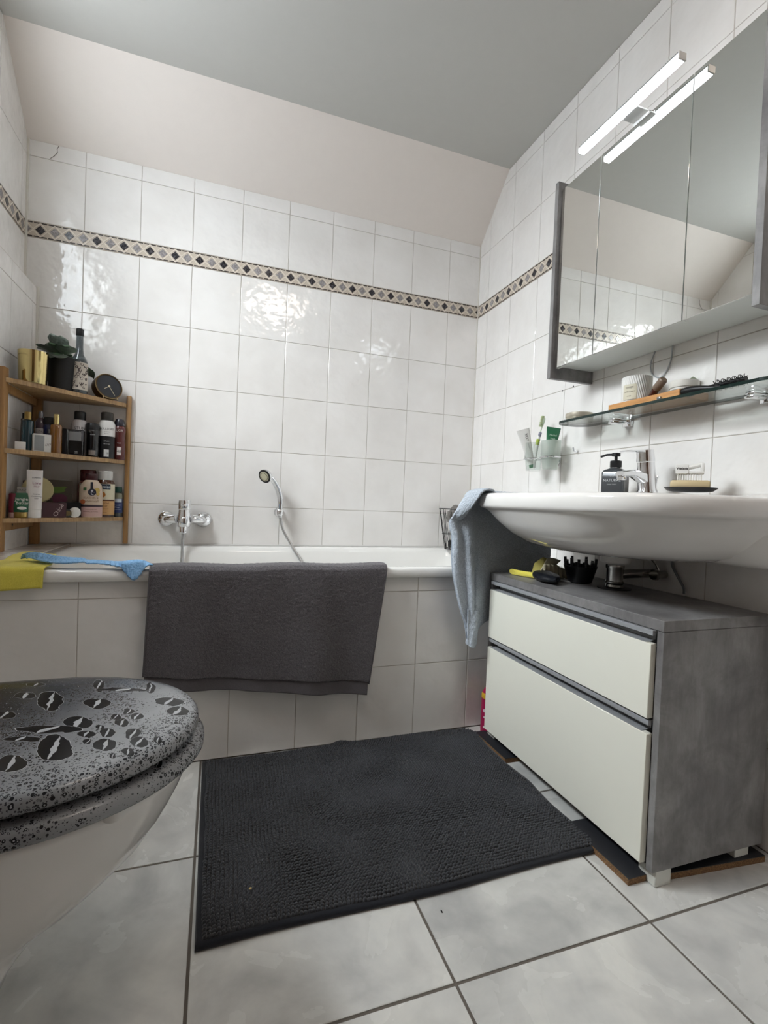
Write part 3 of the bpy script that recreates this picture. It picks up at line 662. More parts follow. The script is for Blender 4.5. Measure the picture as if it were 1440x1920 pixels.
# soap dish, soap, brush
t = cam_thing('soap_dish', 'flat black oval soap dish on the right of the basin tap', 'dish', -11.0, -132.6, 84.03)
MB().lathe([(3.6, 0), (4.9, .2), (5.9, 1.0), (5.8, 1.15), (4.6, .55), (0, .5)], (0, 0, 0), 36, None, .72).build('dish', M['black'], t)
sp = cam_thing('soap_bar', 'beige bar of soap on the black soap dish', 'soap', -11.0, -132.4, 84.62)
MB().box(-4.3, -2.7, 0, 4.3, 2.7, 2.3, .6).build('bar', cm('c9b68f', .5), sp)
bs = cam_thing('nail_brush', 'white plastic nail brush lying on the beige soap bar', 'brush', -11.0, -132.2, 86.95)
MB().box(-3.1, -1.6, 1.6, 3.1, 1.6, 2.3, .2).box(-3.1, -1.6, 2.2, -2.3, 1.6, 3.8, .25).box(2.3, -1.6, 2.2, 3.1, 1.6, 4.4, .25).tube(catmull([(-2.7, 0, 3.6), (-1, 0, 3.2), (1, 0, 3.6), (2.7, 0, 4.2)], 12), .55, 8).box(-3.1, -1.75, 1.6, -0.2, -1.5, 3.9, .1).build('brush_body', M['white'], bs)
mb = MB()
for i in range(10):
    for j in range(4): mb.lathe([(.17, .02), (.17, 1.7)], (-2.5+i*.55, -1.1+j*.72, 0), 5)
mb.build('bristles', cm('e8e8e6', .6), bs)['kind'] = 'stuff'
text('Weleda', .8, cm('222222', .5), bs, face(-1.65, -1.78, 2.9), bold=0.02)

# ---------------------------------------------------------------- glass shelf and things on it
GZ = 108.2
t = thing('glass_shelf', 'clear glass wall shelf with green edge between mirror cabinet and washbasin', 'shelf', (0, 0, 0))
def shp(i, z): return [(x, y, z) for x, y, z in rrect(-14.2+i, -154.5+i, -1.2, -82.0-i, 4.5, z, 8)]
mb = MB(); mb.cur = 0
a = shp(0, GZ-0.4); b = shp(0, GZ+0.4); mb.rings([a, b], True, True)
for k in range(len(a)): mb.mi[k] = 1
sh = mb.build('glass_plate', [M['thinglass'], M['glassedge']], t, smooth=False)
for y in (-101.5, -143.5):
    o = MB().box(-7.5, y-1.0, GZ-1.35, -0.35, y+1.0, GZ-0.42, .3).box(-7.8, y-1.2, GZ-2.2, -3.0, y+1.2, GZ-1.2, .4).box(-1.4, y-1.7, GZ-2.6, -0.32, y+1.7, GZ+1.2, .25).build('bracket', M['chrome'], t)
ZS = GZ+0.43
t = cam_thing('round_tin', 'flat round silver tin at the left end of the glass shelf', 'tin', -7.0, -86.5, ZS)
MB().lathe([(4.3, 0), (4.4, .2), (4.4, 1.9)], (0, 0, 0), 36).build('tin_body', cm('b9b2a2', .3, metal=.7), t)
MB().lathe([(4.55, 1.6), (4.6, 1.7), (4.6, 2.8), (4.3, 3.0), (0, 3.0)], (0, 0, 0), 36).build('tin_lid', cm('c6bfb0', .35, metal=.6), t)
t = thing('bamboo_tray', 'low rectangular bamboo tray in the middle of the glass shelf', 'tray', (-7.3, -117.3, ZS))
MB().box(-5.0, -11.8, 0, 5.0, 11.8, .5, .08).build('tray_bottom', M['traywood'], t)
for q in ((-5.2, -12, 0, -4.6, 12, 2.0), (4.6, -12, 0, 5.2, 12, 2.0), (-4.6, -12, 0, 4.6, -11.4, 2.0), (-4.6, 11.4, 0, 4.6, 12, 2.0)): MB().box(*q, .08).build('tray_side', M['traywood'], t)
ZT = ZS+0.53
t = cam_thing('ribbed_candle', 'white ribbed ceramic candle cup with a beige label on the bamboo tray', 'candle', -7.3, -110.6, ZT)
mb = MB(); rg = []      # spiral ribs
for k in range(25):
    z = k*.38; ring = []
    for j in range(240):
        a_ = 2*PI*j/240; r = 3.9+.12*k/24+.10*math.sin(40*a_+k*1.1); ring.append((r*math.cos(a_), r*math.sin(a_), z))
    rg.append(ring)
rg.append([(3.5*math.cos(2*PI*j/240), 3.5*math.sin(2*PI*j/240), 9.15) for j in range(240)])
rg.append([(3.4*math.cos(2*PI*j/240), 3.4*math.sin(2*PI*j/240), 7.0) for j in range(240)])
mb.rings(rg, True, True); mb.build('cup', cm('dddcd8', .5), t, ang=70)
wrap_patch(MB(), 4.12, math.radians(-118), .5, 2.2, 6.6).build('label_sticker', cm('cdc8b4', .6), t)
text('SWEET', .8, cm('4a4740', .6), t, None, (4.16, math.radians(-118), 5.6)); text('HOME SCENT', .52, cm('4a4740', .6), t, None, (4.16, math.radians(-118), 4.4)); text('candle', .5, cm('6a675f', .6), t, None, (4.16, math.radians(-118), 3.2))
t = thing('brown_vial', 'small reddish-brown vial with a taupe cap leaning out of the bamboo tray', 'vial', (-7.2, -115.0, ZT+.9), 0)
A = Vector((0, 0, 0)); B = Vector((-1.2, -3.4, 3.2)); D = Vector((-1.8, -6.4, 5.3))
MB().tube([A, A+(B-A)*.1, B-(B-A)*.05, B], 1, 16, [.7, 1.0, 1.0, .7]).build('vial_body', cm('4b2119', .15, coat=.5), t)
MB().tube([B, B+(D-B)*.1, D-(D-B)*.1, D], 1, 16, [.95, 1.15, 1.15, .9]).build('vial_cap', cm('7c6a5b', .3), t)
def squeeze_tube(name, label, cat, base_pt, tip_pt, w, r, mbody, mcap, side=Vector((1, 0, 0)), cap_len=1.6, group=None):
    """cream tube: round shoulder with cap at base_pt, flat crimp at tip_pt"""
    t = thing(name, label, cat, base_pt, 0, group); ax = Vector(tip_pt)-Vector(base_pt); L = ax.length; ax.normalize()
    sd = (side-ax*side.dot(ax)).normalized(); th = ax.cross(sd)
    rg = []
    for k in range(9):
        f = k/8; wd = r+(w/2-r)*f; tk = r*(1-f)**0.8+0.06
        rg.append([ax*(cap_len+f*(L-cap_len))+sd*wd*math.cos(2*PI*j/20)+th*tk*math.sin(2*PI*j/20) for j in range(20)])
    rg = [[ax*(cap_len-.1)+(p-ax*cap_len)*.75 for p in rg[0]]]+rg
    MB().rings(rg).build('tube_body', mbody, t)
    MM_ = ax.to_track_quat('Z', 'Y').to_matrix().to_4x4()
    MB().lathe([(r*.82, 0), (r*.86, .1), (r*.86, cap_len-.1), (r*.7, cap_len)], (0, 0, 0), 20, MM_).build('tube_cap', mcap, t)
    return t, ax, sd, th
squeeze_tube('pale_green_tube', 'pale green cream tube lying between vial and white jar on the tray', 'tube', (-4.6, -118.6, ZT+2.4), (-1.9, -125.0, ZT+6.6), 4.2, 1.0, cm('b9c7ae', .4), cm('a2895c', .4), Vector((1, 0, .3)))
t = cam_thing('cream_jar', 'round white cream jar with grey band at the right end of the bamboo tray', 'jar', -6.3, -125.4, ZT)
MB().lathe([(3.0, 0), (3.3, .3), (3.3, 3.0)], (0, 0, 0), 36).build('jar_body', cm('d5d4ce', .3), t)
MB().lathe([(3.32, 1.6), (3.35, 1.7), (3.35, 2.4), (3.32, 2.5)], (0, 0, 0), 36, cap0=False, cap1=False).build('grey_band', cm('8d8a80', .4), t)
MB().lathe([(3.5, 3.05), (3.55, 3.2), (3.55, 4.6), (3.3, 4.9), (0, 4.9)], (0, 0, 0), 36).build('jar_lid', cm('dcdad3', .3), t)
t = thing('razor', 'black razor with chrome neck lying at the front edge of the glass shelf', 'razor', (-11.2, -127.5, ZS+.9))
MB().tube(catmull([(0, 1.2, -0.1), (0, -1.5, .4), (.2, -5, .5), (.4, -9.5, -.1), (.6, -11.5, -.2)], 18), 1, 10, [.55+.45*math.sin(PI*min(1, k/13)) for k in range(18)]).build('handle', M['black'], t)
MB().tube(catmull([(0, 3.6, -.35), (0, 2.6, -.1), (0, 1.0, 0)], 8), .62, 10).build('chrome_neck', M['chrome'], t)
MB().box(-2.0, 3.3, -.6, 2.0, 4.5, .1, .2).build('blade_head', M['alu'], t)
t = thing('hair_brush', 'black round hair brush with spiky bristles on the right of the glass shelf', 'brush', (-9.5, -136.5, ZS+1.5))
MB().tube([(0, 2.6, -.2), (0, 0, 0), (0, -7.5, .2)], .62, 10).build('core', M['black'], t)
MB().tube([(0, 8.5, -.8), (0, 6.5, -.7), (0, 2.6, -.2)], .6, 10, [.5, .7, .5]).build('handle', M['black'], t)
mb = MB()
for i in range(11):
    for j in range(8):
        a_ = 2*PI*j/8+i*.4; d_ = Vector((math.cos(a_), 0, math.sin(a_))); p0 = Vector((0, -.3-i*.68, 0)); mb.tube([p0+d_*.5, p0+d_*1.45], .09, 4)
mb.build('bristles', M['black'], t)['kind'] = 'stuff'

# ---------------------------------------------------------------- cup holder with tooth care things
t = thing('cup_holder', 'chrome double ring wall holder for the two tooth cups', 'holder', (0, 0, 0))
CZ = 97.6; CF = (-7.2, -72.2); CC = (-7.6, -62.6)
mb = MB()
for (cx, cy) in (CF, CC): mb.tube([(cx+3.55*math.cos(2*PI*k/32), cy+3.55*math.sin(2*PI*k/32), CZ) for k in range(33)], .32, 8)
mb.build('rings', M['chrome'], t)
MB().tube([(-3.9, -67.4, CZ), (-0.4, -67.4, CZ)], .5, 10).tube([(-4.2, -69.8, CZ), (-3.9, -67.4, CZ), (-4.4, -65.0, CZ)], .35, 8).build('arm', M['chrome'], t)
MB().lathe([(2.4, 0), (2.4, .4), (1.6, 1.0), (.6, 1.3)], (-0.32, -67.4, CZ), 24, Matrix.Rotation(-PI/2, 4, 'Y')).build('wall_rosette', M['chrome'], t)
MB().tube([(-0.4, -78.6, CZ+2.0), (-1.9, -78.6, CZ+2.2), (-2.4, -78.6, CZ+3.6)], .28, 8).build('side_hook', M['chrome'], t)
def cup(name, label, c, mat):
    t = thing(name, label, 'cup', (c[0], c[1], CZ))
    MB().lathe([(2.55, -4.6), (2.75, -4.4), (3.15, -.2), (3.5, .5), (3.55, 3.0), (3.7, 6.2), (3.5, 6.2), (3.35, 3.0), (3.3, .6), (2.95, -.1), (2.55, -4.0), (0.1, -4.0)], (0, 0, 0), 40).build('cup_wall', mat, t); return t
cup('tooth_cup', 'frosted glass tooth cup in the right ring of the wall holder', CF, M['frost'])
cup('tooth_cup', 'clear glass tooth cup in the left ring, holding two tubes and the toothbrush', CC, M['glass'])
sdir = Vector((0.945, -0.326, 0))
def flat_tube(name, label, base, tip, w, colf, texts=(), extra=None, mcap=None):
    t, ax, sd, th = squeeze_tube(name, label, 'tube', base, tip, w, 1.25, colf, mcap or M['white'], sdir, 1.4)
    if th.dot(Vector((-.33, -.94, 0))) < 0: th = -th
    Mx = Matrix((sd, ax, sd.cross(ax))).transposed().to_4x4()
    off = th*1.0
    for (s_, size, u, v, mat, rot) in texts:
        L = (Vector(tip)-Vector(base)).length; f = (v-1.4)/(L-1.4); o_ = th*(1.25*(1-f)**.8+.12)
        text(s_, size, mat, t, Matrix.Translation(sd*u+ax*v+o_) @ Mx @ Matrix.Rotation(rot, 4, 'Z'))
    return t, ax, sd, th
flat_tube('toothpaste_tube', 'white toothpaste tube leaning left in the clear tooth cup', (-7.6, -62.0, CZ-3.3), (-12.2, -61.2, CZ+11.4), 5.2, M['white'], [('XOX', 1.5, .6, 12.0, cm('33363a', .5), -PI/2), ('sensitive', .8, .6, 8.2, cm('7d8083', .5), -PI/2)], mcap=cm('3c7d55', .4))
t, ax, sd, th = flat_tube('herbal_toothpaste', 'green and white herbal toothpaste tube upright between the tooth cups', (-7.2, -71.2, CZ-3.0), (-6.0, -71.9, CZ+11.3), 5.4, cm('2d6b4b', .4), [('Herbal', 1.0, 0, 11.4, cm('cfe0d2', .5), 0), ('fresh', .9, 0, 10.1, cm('cfe0d2', .5), 0)], mcap=cm('2d6b4b', .4))
Mx = Matrix((sd, ax, sd.cross(ax))).transposed().to_4x4()
mb = MB()
f = lambda v: (v-1.4)/(14.4-1.4)
mb.rings([[(sd*u+ax*v+th*(1.25*(1-f(v))**.8*math.sqrt(max(0, 1-(u/2.75)**2))+.1)) for u, v in ((-2.3, 4.5), (2.3, 4.5), (2.4, 8.8), (-2.4, 7.6))], [(sd*u+ax*v+th*(1.25*(1-f(v))**.8*math.sqrt(max(0, 1-(u/2.75)**2))+.14)) for u, v in ((-2.3, 4.5), (2.3, 4.5), (2.4, 8.8), (-2.4, 7.6))]])
mb.build('white_print_field', M['white'], t, smooth=False)
t = thing('toothbrush', 'white and green toothbrush standing in the clear tooth cup', 'toothbrush', (-7.8, -63.4, CZ-3.6))
bp = catmull([(0, 0, 0), (.3, -.3, 6), (.6, -.6, 10), (1.2, -.9, 13), (2.0, -1.2, 16.5), (2.5, -1.5, 19.6)], 30)
MB().tube(bp[:20], 1, 10, [.35+.35*math.sin(PI*k/22) for k in range(20)]).build('handle', M['white'], t)
MB().tube([p+Vector((0, -.12, 0)) for p in bp[10:15]], .72, 10).build('green_grip', cm('96a83a', .5), t)
MB().tube([p+Vector((0, -.1, 0)) for p in bp[16:20]], .6, 10).build('grey_grip', cm('8b8a9a', .5), t)
MB().tube(bp[19:], 1, 10, [.35, .25, .22, .22, .3, .45, .55, .58, .58, .55, .4]).build('head', cm('c9d8c0', .5), t)
mb = MB()
for i in range(7):
    for j in range(3): p = bp[23+min(i, 6)]+(bp[29]-bp[23])*.02*i; mb.box(p.x-1.3, p.y-.4+j*.3, p.z-.2, p.x-.2, p.y-.22+j*.3, p.z+.25)
mb.build('bristles', cm('b9c79a', .7), t)['kind'] = 'stuff'

# ---------------------------------------------------------------- bamboo corner shelf
SH = [68.2, 91.2, 114.2]; SX, SYL = -158.6, -33.6
t = thing('corner_shelf', 'three-tier bamboo corner shelf on the ledge at the left end of the bathtub', 'shelf', (0, 0, 0))
x0 = XP+0.4; y0 = -0.4
for (a, b, c, d, z0) in ((x0, SYL, x0+1.7, SYL+3.2, TUBZ+0.05), (x0+.1, y0-3.2, x0+3.3, y0-1.4, TUBZ+0.05), (SX-1.7, y0-1.8, SX, y0, TUBZ+0.35)):
    MB().box(a, b, z0, c, d, 117.6, .25).build('post', M['bambooV'], t)
for i, z in enumerate(SH):
    q = [(x0+1.75, y0-.1), (x0+1.75, SYL+.4), (x0+5.2, SYL+2.6), (SX-3.6, -5.6), (SX-1.75, -3.6), (SX-1.75, y0-.1)]
    q = q[::-1]
    mb = MB(); th_ = 1.5
    mb.rings([[(p[0], p[1], z-th_) for p in q], [(p[0], p[1], z) for p in q]])
    mb.build('shelf_board', M['bambooH'], t, smooth=False)
    if i != 1: MB().box(x0+.2, SYL+3.2, z-th_-2.9, x0+1.5, y0-3.3, z-th_-.05, .1).build('side_rail', M['bambooV'], t)
    scw = MB().lathe([(.35, 0), (.35, .15)], (0, 0, 0), 10, Matrix.Rotation(PI/2, 4, 'Y')); scw.build('screw', M['alu'], t, loc=(x0+1.5, -24, 65.6))

def lathe_item(name, label, cat, x, y, z, parts, texts=(), group=None, turn=0.0, sy=1.0):
    """parts: (part name, profile, material); labels: ('label', r, z0, z1, half, mat) wraps"""
    t = cam_thing(name, label, cat, x, y, z+.02, group, turn)
    for p in parts:
        if p[1] == 'wrap':
            _, _, r, z0, z1, hf, mat = p; mb = wrap_patch(MB(), r, -PI/2, hf, z0, z1, 16)
            mb.v = [(a, b*sy, c) for a, b, c in mb.v]; mb.build(p[0], mat, t)
        else: MB().lathe(p[1], (0, 0, 0), 28, None, sy).build(p[0], p[2], t)
    for tx in texts:
        s_, size, r, zc, mat = tx[:5]; du = tx[5] if len(tx) > 5 else 0
        if r is None: text(s_, size, mat, t, face(du, tx[6], zc))
        else:
            o = text(s_, size, mat, t, None, (r, -PI/2+du, zc))
            if sy != 1.0:
                for v in o.data.vertices: v.co.y *= sy
    return t
def zof(i): return SH[i]
W_, K_ = cm('e4e2de', .5), cm('1b1b1d', .5)
# --- top tier
lathe_item('gold_candle_cup', 'shiny gold metal cup at the left end of the top shelf tier', 'cup', -185.6, -25.0, 114.2, [('cup', [(3.9, 0), (4.05, .3), (4.5, 10.9), (4.3, 10.9), (4.2, 5), (0, 4.8)], M['gold'])])
t = lathe_item('plant_pot', 'matt black flower pot behind the bottle on the top shelf tier', 'pot', -179.6, -15.6, 114.2, [('pot', [(3.7, 0), (4.0, .2), (4.9, 12.0), (4.5, 12.0), (4.3, 10.6), (0, 10.4)], cm('161617', .6))])
pl = cam_thing('african_violet', 'dark green leafy houseplant growing in the black pot', 'plant', -179.6, -15.6, 124.7)
lm = MN('violet_leaf'); v_ = lm.coords('Object'); lm.base(lm.ramp(lm.noise(v_, 60, 3), [(.3, hexc('16301a')), (.7, hexc('34542f'))])); lm.rough(.6); lm.b.inputs['Sheen Weight'].default_value = .4
lm2 = MN('violet_leaf_underside'); v_ = lm2.coords('Object'); lm2.base(lm2.ramp(lm2.noise(v_, 120, 3), [(.3, hexc('5d6a63')), (.7, hexc('8b9890'))])); lm2.rough(.6)
def leaf(parent, root, az, el, ln, wd, mat, curl=.6, stem=3.0):
    d = Vector((math.cos(az)*math.cos(el), math.sin(az)*math.cos(el), math.sin(el))); side = Vector((-math.sin(az), math.cos(az), 0)); upv = side.cross(d)*-1
    if upv.z < 0: upv = -upv
    r0 = Vector(root); st = r0+d*stem
    mb = MB(); NU, NV = 9, 8
    def f(u, v):
        s_ = (u-.5)*2; L = v; wdt = wd*math.sin(PI*min(1, L*.93+.07))**.6*(1+.06*math.sin(9*L*PI))
        p = st+d*(L*ln)+side*(s_*wdt)+upv*(-curl*L*L*ln*.45+.22*wd*abs(s_)**1.6 - .06*ln*math.sin(L*18)*abs(s_)*.3); return p
    mb.grid(f, NU, NV); g2 = MB(); g2.grid(lambda u, v: f(u, v)-upv*.12, NU, NV); mb.add(g2.v, g2.f)
    o = mb.build('leaf', mat, parent); sm = MB().tube([r0, r0+d*stem*.5+Vector((0, 0, .2)), st], .16, 6).build('stalk', cm('4a5a3a', .6), o); return o
rnd = random.Random(4)
for k in range(15):
    az = 2*PI*k/15+rnd.uniform(-.15, .15); el = rnd.uniform(.05, .55) if k % 2 else rnd.uniform(.35, .9)
    kk = .5 if -.8 < (az if az < PI else az-2*PI) < .1 else 1.0
    leaf(pl, (0, 0, -.1), az, el, rnd.uniform(5.4, 6.6)*kk, rnd.uniform(2.9, 3.5)*(.5+.5*kk), lm.m, rnd.uniform(.3, .8), rnd.uniform(3.0, 4.6)*kk)
leaf(pl, (.3, -1, 1.2), -2.3, .95, 5.2, 2.6, lm2.m, .4, 4.2); leaf(pl, (-.2, 0, 1.2), -1.7, 1.15, 5.0, 2.6, lm2.m, .4, 3.6)
leaf(pl, (.5, .5, .2), .42, -.1, 5.6, 3.4, lm.m, .9, 5.6)
t = lathe_item('glass_bottle', 'clear liquor-style bottle with black cap and patterned label on the top shelf tier', 'bottle', -174.4, -14.4, 114.2,
  [('bottle', [(2.7, 0), (2.85, .3), (2.85, 11.6), (2.4, 12.9), (1.45, 14.6), (1.2, 17), (1.15, 21.6)], cm('5e676b', .06, trans=.55, coat=.5)),
   ('cap', [(1.25, 21.4), (1.3, 21.5), (1.3, 23.8), (1.1, 24.0)], M['black']), ('label_paper', 'wrap', 2.9, 1.2, 11.3, 1.35, cm('cfc6ba', .7))])
rnd = random.Random(11); mb = MB()
for k in range(46):
    a_ = rnd.uniform(-1.15, 1.15); z = rnd.uniform(1.9, 10.6); r = rnd.uniform(.18, .5); aa = rnd.uniform(0, PI)
    pts = []
    for j in range(14):
        th_ = 2*PI*j/14*0.8+aa; pts.append(((2.96)*math.cos(-PI/2+a_+r*math.cos(th_)/2.9), 2.96*math.sin(-PI/2+a_+r*math.cos(th_)/2.9), z+r*math.sin(th_)))
    mb.tube(pts, rnd.uniform(.07, .13), 4)
mb.build('label_print', cm('3a2d33', .7), t)
# clock
t = cam_thing('table_clock', 'small round table clock with dark face tilted back on the right of the top tier', 'clock', -165.7, -7.8, 114.2, None, math.radians(24))
TL = Matrix.Translation((0, 0, 5.2)) @ Matrix.Rotation(math.radians(90-14), 4, 'X')
MB().lathe([(4.6, -3.6), (5.0, -3.4), (5.05, 0), (4.95, .3), (4.6, .35), (4.55, 0.1)], (0, 0, 0), 44, TL).build('case', M['antibrass'], t)
MB().lathe([(4.95, .36), (5.1, .2), (5.1, .0), (4.95, -.05)], (0, 0, 0), 44, TL, cap0=False, cap1=False).build('rim', cm('b39c76', .35, metal=.6), t)
MB().lathe([(4.6, .05), (4.6, .12), (0, .12)], (0, 0, 0), 44, TL).build('dial', cm('2c2e33', .5), t)
for ang, ln, wd, nm in ((math.radians(215), 2.3, .22, 'hour_hand'), (math.radians(297), 3.9, .15, 'minute_hand')):
    mb = MB(); mb.box(-.2, -wd/2, .2, ln, wd/2, .28, 0, TL @ Matrix.Rotation(ang, 4, 'Z')); mb.build(nm, cm('c9bca0', .4), t, smooth=False)
MB().lathe([(.42, .14), (.42, .34)], (0, 0, 0), 14, TL).build('hub', cm('c9bca0', .4), t)
for sx in (-2.4, 2.4): MB().tube([(sx, -1.2, 1.1), (sx*1.15, -1.8, .15)], .18, 8).build('foot', cm('b39c76', .35, metal=.6), t)
# --- middle tier
Z2 = 91.2
def box_item(name, label, cat, x, y, z, w_, d_, h_, mat, texts=(), turn=0.0, bev=.06, part='carton', tilt=None, group=None):
    t = cam_thing(name, label, cat, x, y, z+.02, group, turn)
    MB().box(-w_/2, -d_/2, 0, w_/2, d_/2, h_, bev).build(part, mat, t)
    for (s_, size, u, v, mt, rot) in texts: text(s_, size, mt, t, face(u, -d_/2-.015, v, rot))
    return t
box_item('white_cube_box', 'tiny plain white box at the left end of the middle tier', 'box', -188.0, -27.4, Z2, 3.0, 3.0, 2.7, W_)
lathe_item('teal_perfume_bottle', 'tall dark teal bottle with gold cap, left on the middle tier', 'bottle', -187.5, -22.6, Z2, [('bottle', [(1.7, 0), (1.75, .2), (1.75, 10.6), (1.3, 11.0)], cm('123743', .08, coat=.8)), ('cap', [(1.05, 11.0), (1.05, 13.6), (.9, 13.7)], M['goldsat'])], sy=.8)
t = cam_thing('hanging_tag_bottle', 'narrow brown leather-coloured vial behind the teal bottle', 'bottle', -189.4, -20.4, Z2+.02); MB().box(-.9, -.8, 0, .9, .8, 11.6, .4).build('bottle', cm('4a3a34', .4), t); MB().lathe([(.5, 11.6), (.5, 13.4)], (0, 0, 0), 12).build('cap', M['black'], t)
lathe_item('pump_bottle', 'clear bottle with dark pump behind the middle tier bottles on the left', 'bottle', -185.4, -16.6, Z2, [('bottle', [(1.6, 0), (1.65, 10), (1.65, 11.2), (.8, 12.6)], cm('4b3d48', .15, coat=.6)), ('pump', [(.75, 12.5), (.75, 14.2), (.5, 15.2)], cm('77777b', .25, metal=.8)), ('label_paper', 'wrap', 1.68, 1.2, 8.8, 1.2, cm('bdb7b5', .6))], [('OIL', .9, 1.7, 7.6, K_)])
lathe_item('dark_blue_bottle', 'flat dark blue bottle with black top behind the white box', 'bottle', -182.0, -17.2, Z2, [('bottle', [(2.3, 0), (2.4, .3), (2.4, 9.8), (2.2, 10.3)], cm('17204c', .12, coat=.6)), ('cap', [(2.35, 10.35), (2.4, 12.6), (2.1, 13.0), (.3, 13.0)], M['black']), ('silver_badge', 'wrap', 2.43, 7.2, 8.6, .32, cm('a5a7ad', .3))], sy=.7)
t = box_item('white_perfume_box', 'white box with grey window print and black strokes on the middle tier', 'box', -183.2, -23.0, Z2, 5.2, 2.6, 6.2, cm('d7d6d3', .5), [('////', 1.5, 1.7, 2.6, K_, 0)], math.radians(10))
MB().rings([[(-2.3, -1.33, .4), (.6, -1.33, .4), (.6, -1.33, 5.7), (-2.3, -1.33, 5.7)], [(-2.3, -1.36, .4), (.6, -1.36, .4), (.6, -1.36, 5.7), (-2.3, -1.36, 5.7)]]).build('grey_print', cm('8f9394', .4), t, smooth=False)
lathe_item('amber_oil_bottle', 'slim amber glass oil bottle with gold cap in the middle of the middle tier', 'bottle', -179.6, -20.3, Z2, [('bottle', [(1.75, 0), (1.85, .2), (1.85, 9.6), (1.6, 10.2), (.8, 10.4)], M['amber']), ('cap', [(.85, 10.4), (.88, 13.9), (.7, 14.0)], M['gold'])], sy=.9)
t = box_item('smoke_glass_flask', 'square smoke-grey perfume flask with black side on the middle tier', 'bottle', -174.6, -15.4, Z2, 5.3, 3.2, 9.4, M['greyglass'], [('25', 1.2, .4, 1.0, cm('d0d0d0', .4), 0)], math.radians(-8), .12, 'flask')
MB().box(-4.6, -1.6, 0, -2.72, 1.6, 9.5, .12).build('black_side', M['black'], t)
MB().box(-2.0, -1.0, .5, 2.0, 1.0, 5.2, .1).build('liquid', cm('4d4d52', .2), t)
MB().box(-1.9, -1.72, 5.4, 1.9, -1.63, 8.6, .02).build('grey_plate', cm('7f7f82', .35), t)
def spray(name, label, x, y, z, r, h, cols, capc, texts=(), group=None, split=None, wraps=()):
    parts = [('can', [(r*.92, 0), (r, .25), (r, split or h-1.2)]+([] if split else [(r*.72, h)]), cols[0])]
    if split: parts.append(('upper_can', [(r, split+.02), (r, h-1.4), (r*.74, h)], cols[1]))
    parts.append(('cap', [(r*.72, h), (r*.75, h+.15), (r*.75, h+3.0), (r*.66, h+3.3), (.2, h+3.35)], capc))
    return lathe_item(name, label, 'spray can', x, y, z, parts+list(wraps), texts, group)
spray('deodorant_can', 'white spray can with black cap standing behind the smoke-grey flask', -174.9, -9.2, Z2, 2.6, 13.9, [cm('d2cfd2', .4)], M['black'], [('STUN', 1.5, 2.63, 10.6, K_), ('GRAY', 1.2, 2.63, 9.0, K_)])
lathe_item('black_shampoo_bottle', 'glossy black rounded bottle between the two black-capped cans', 'bottle', -170.5, -9.6, Z2, [('bottle', [(2.3, 0), (2.5, .3), (2.5, 10.3)], cm('101013', .15, coat=.5)), ('cap', [(2.45, 10.35), (2.5, 12.0), (2.0, 13.0), (.3, 13.2)], M['black']), ('silver_label', 'wrap', 2.53, .8, 2.6, .45, cm('8a817c', .4))], [('men', .9, 2.55, 8.6, cm('b9b9b9', .4)), ('+++', .7, 2.55, 10.0, cm('b9b9b9', .4))])
spray('black_white_can', 'black and white spray can with black cap, second from right on the middle tier', -166.2, -6.6, Z2, 2.9, 14.8, [cm('17171a', .35), cm('e1dfdd', .35)], cm('34312d', .4),
      [('BULLSOFT', 1.15, 2.93, 11.4, K_), ('deodorant', .5, 2.93, 10.3, cm('555555', .5)), ('for men', .5, 2.93, 9.6, cm('555555', .5)), ('SPRAY', .7, 2.93, 6.6, cm('c8c8c8', .5)), ('48h fresh', .6, 2.93, 5.6, cm('c8c8c8', .5)), ('IIIII', 1.1, 2.96, 1.9, K_, .22)], None, 8.6, [('barcode_field', 'wrap', 2.945, .6, 3.4, .3, cm('d7d7d7', .5))])
t = lathe_item('maroon_can', 'maroon waisted spray can with dark cap at the right end of the middle tier', 'spray can', -162.3, -3.4-.1, Z2, [('can', [(2.2, 0), (2.35, .3), (2.35, 5), (2.05, 8), (2.3, 11), (2.35, 12.6), (1.9, 13.4)], cm('57201f', .25, coat=.4)), ('cap', [(1.8, 13.4), (1.95, 13.6), (1.9, 15), (1.4, 16.2), (.3, 16.5)], cm('33313a', .25)), ('white_field', 'wrap', 2.4, 1.8, 5.0, .32, cm('d9cfcc', .5))], [("L'OR", 1.3, 2.4, 11.5, cm('d8c8c4', .5)), ('48', 1.6, 2.44, 3.2, K_), ('fresh', .7, 2.4, 6.6, cm('d8c8c4', .5))])
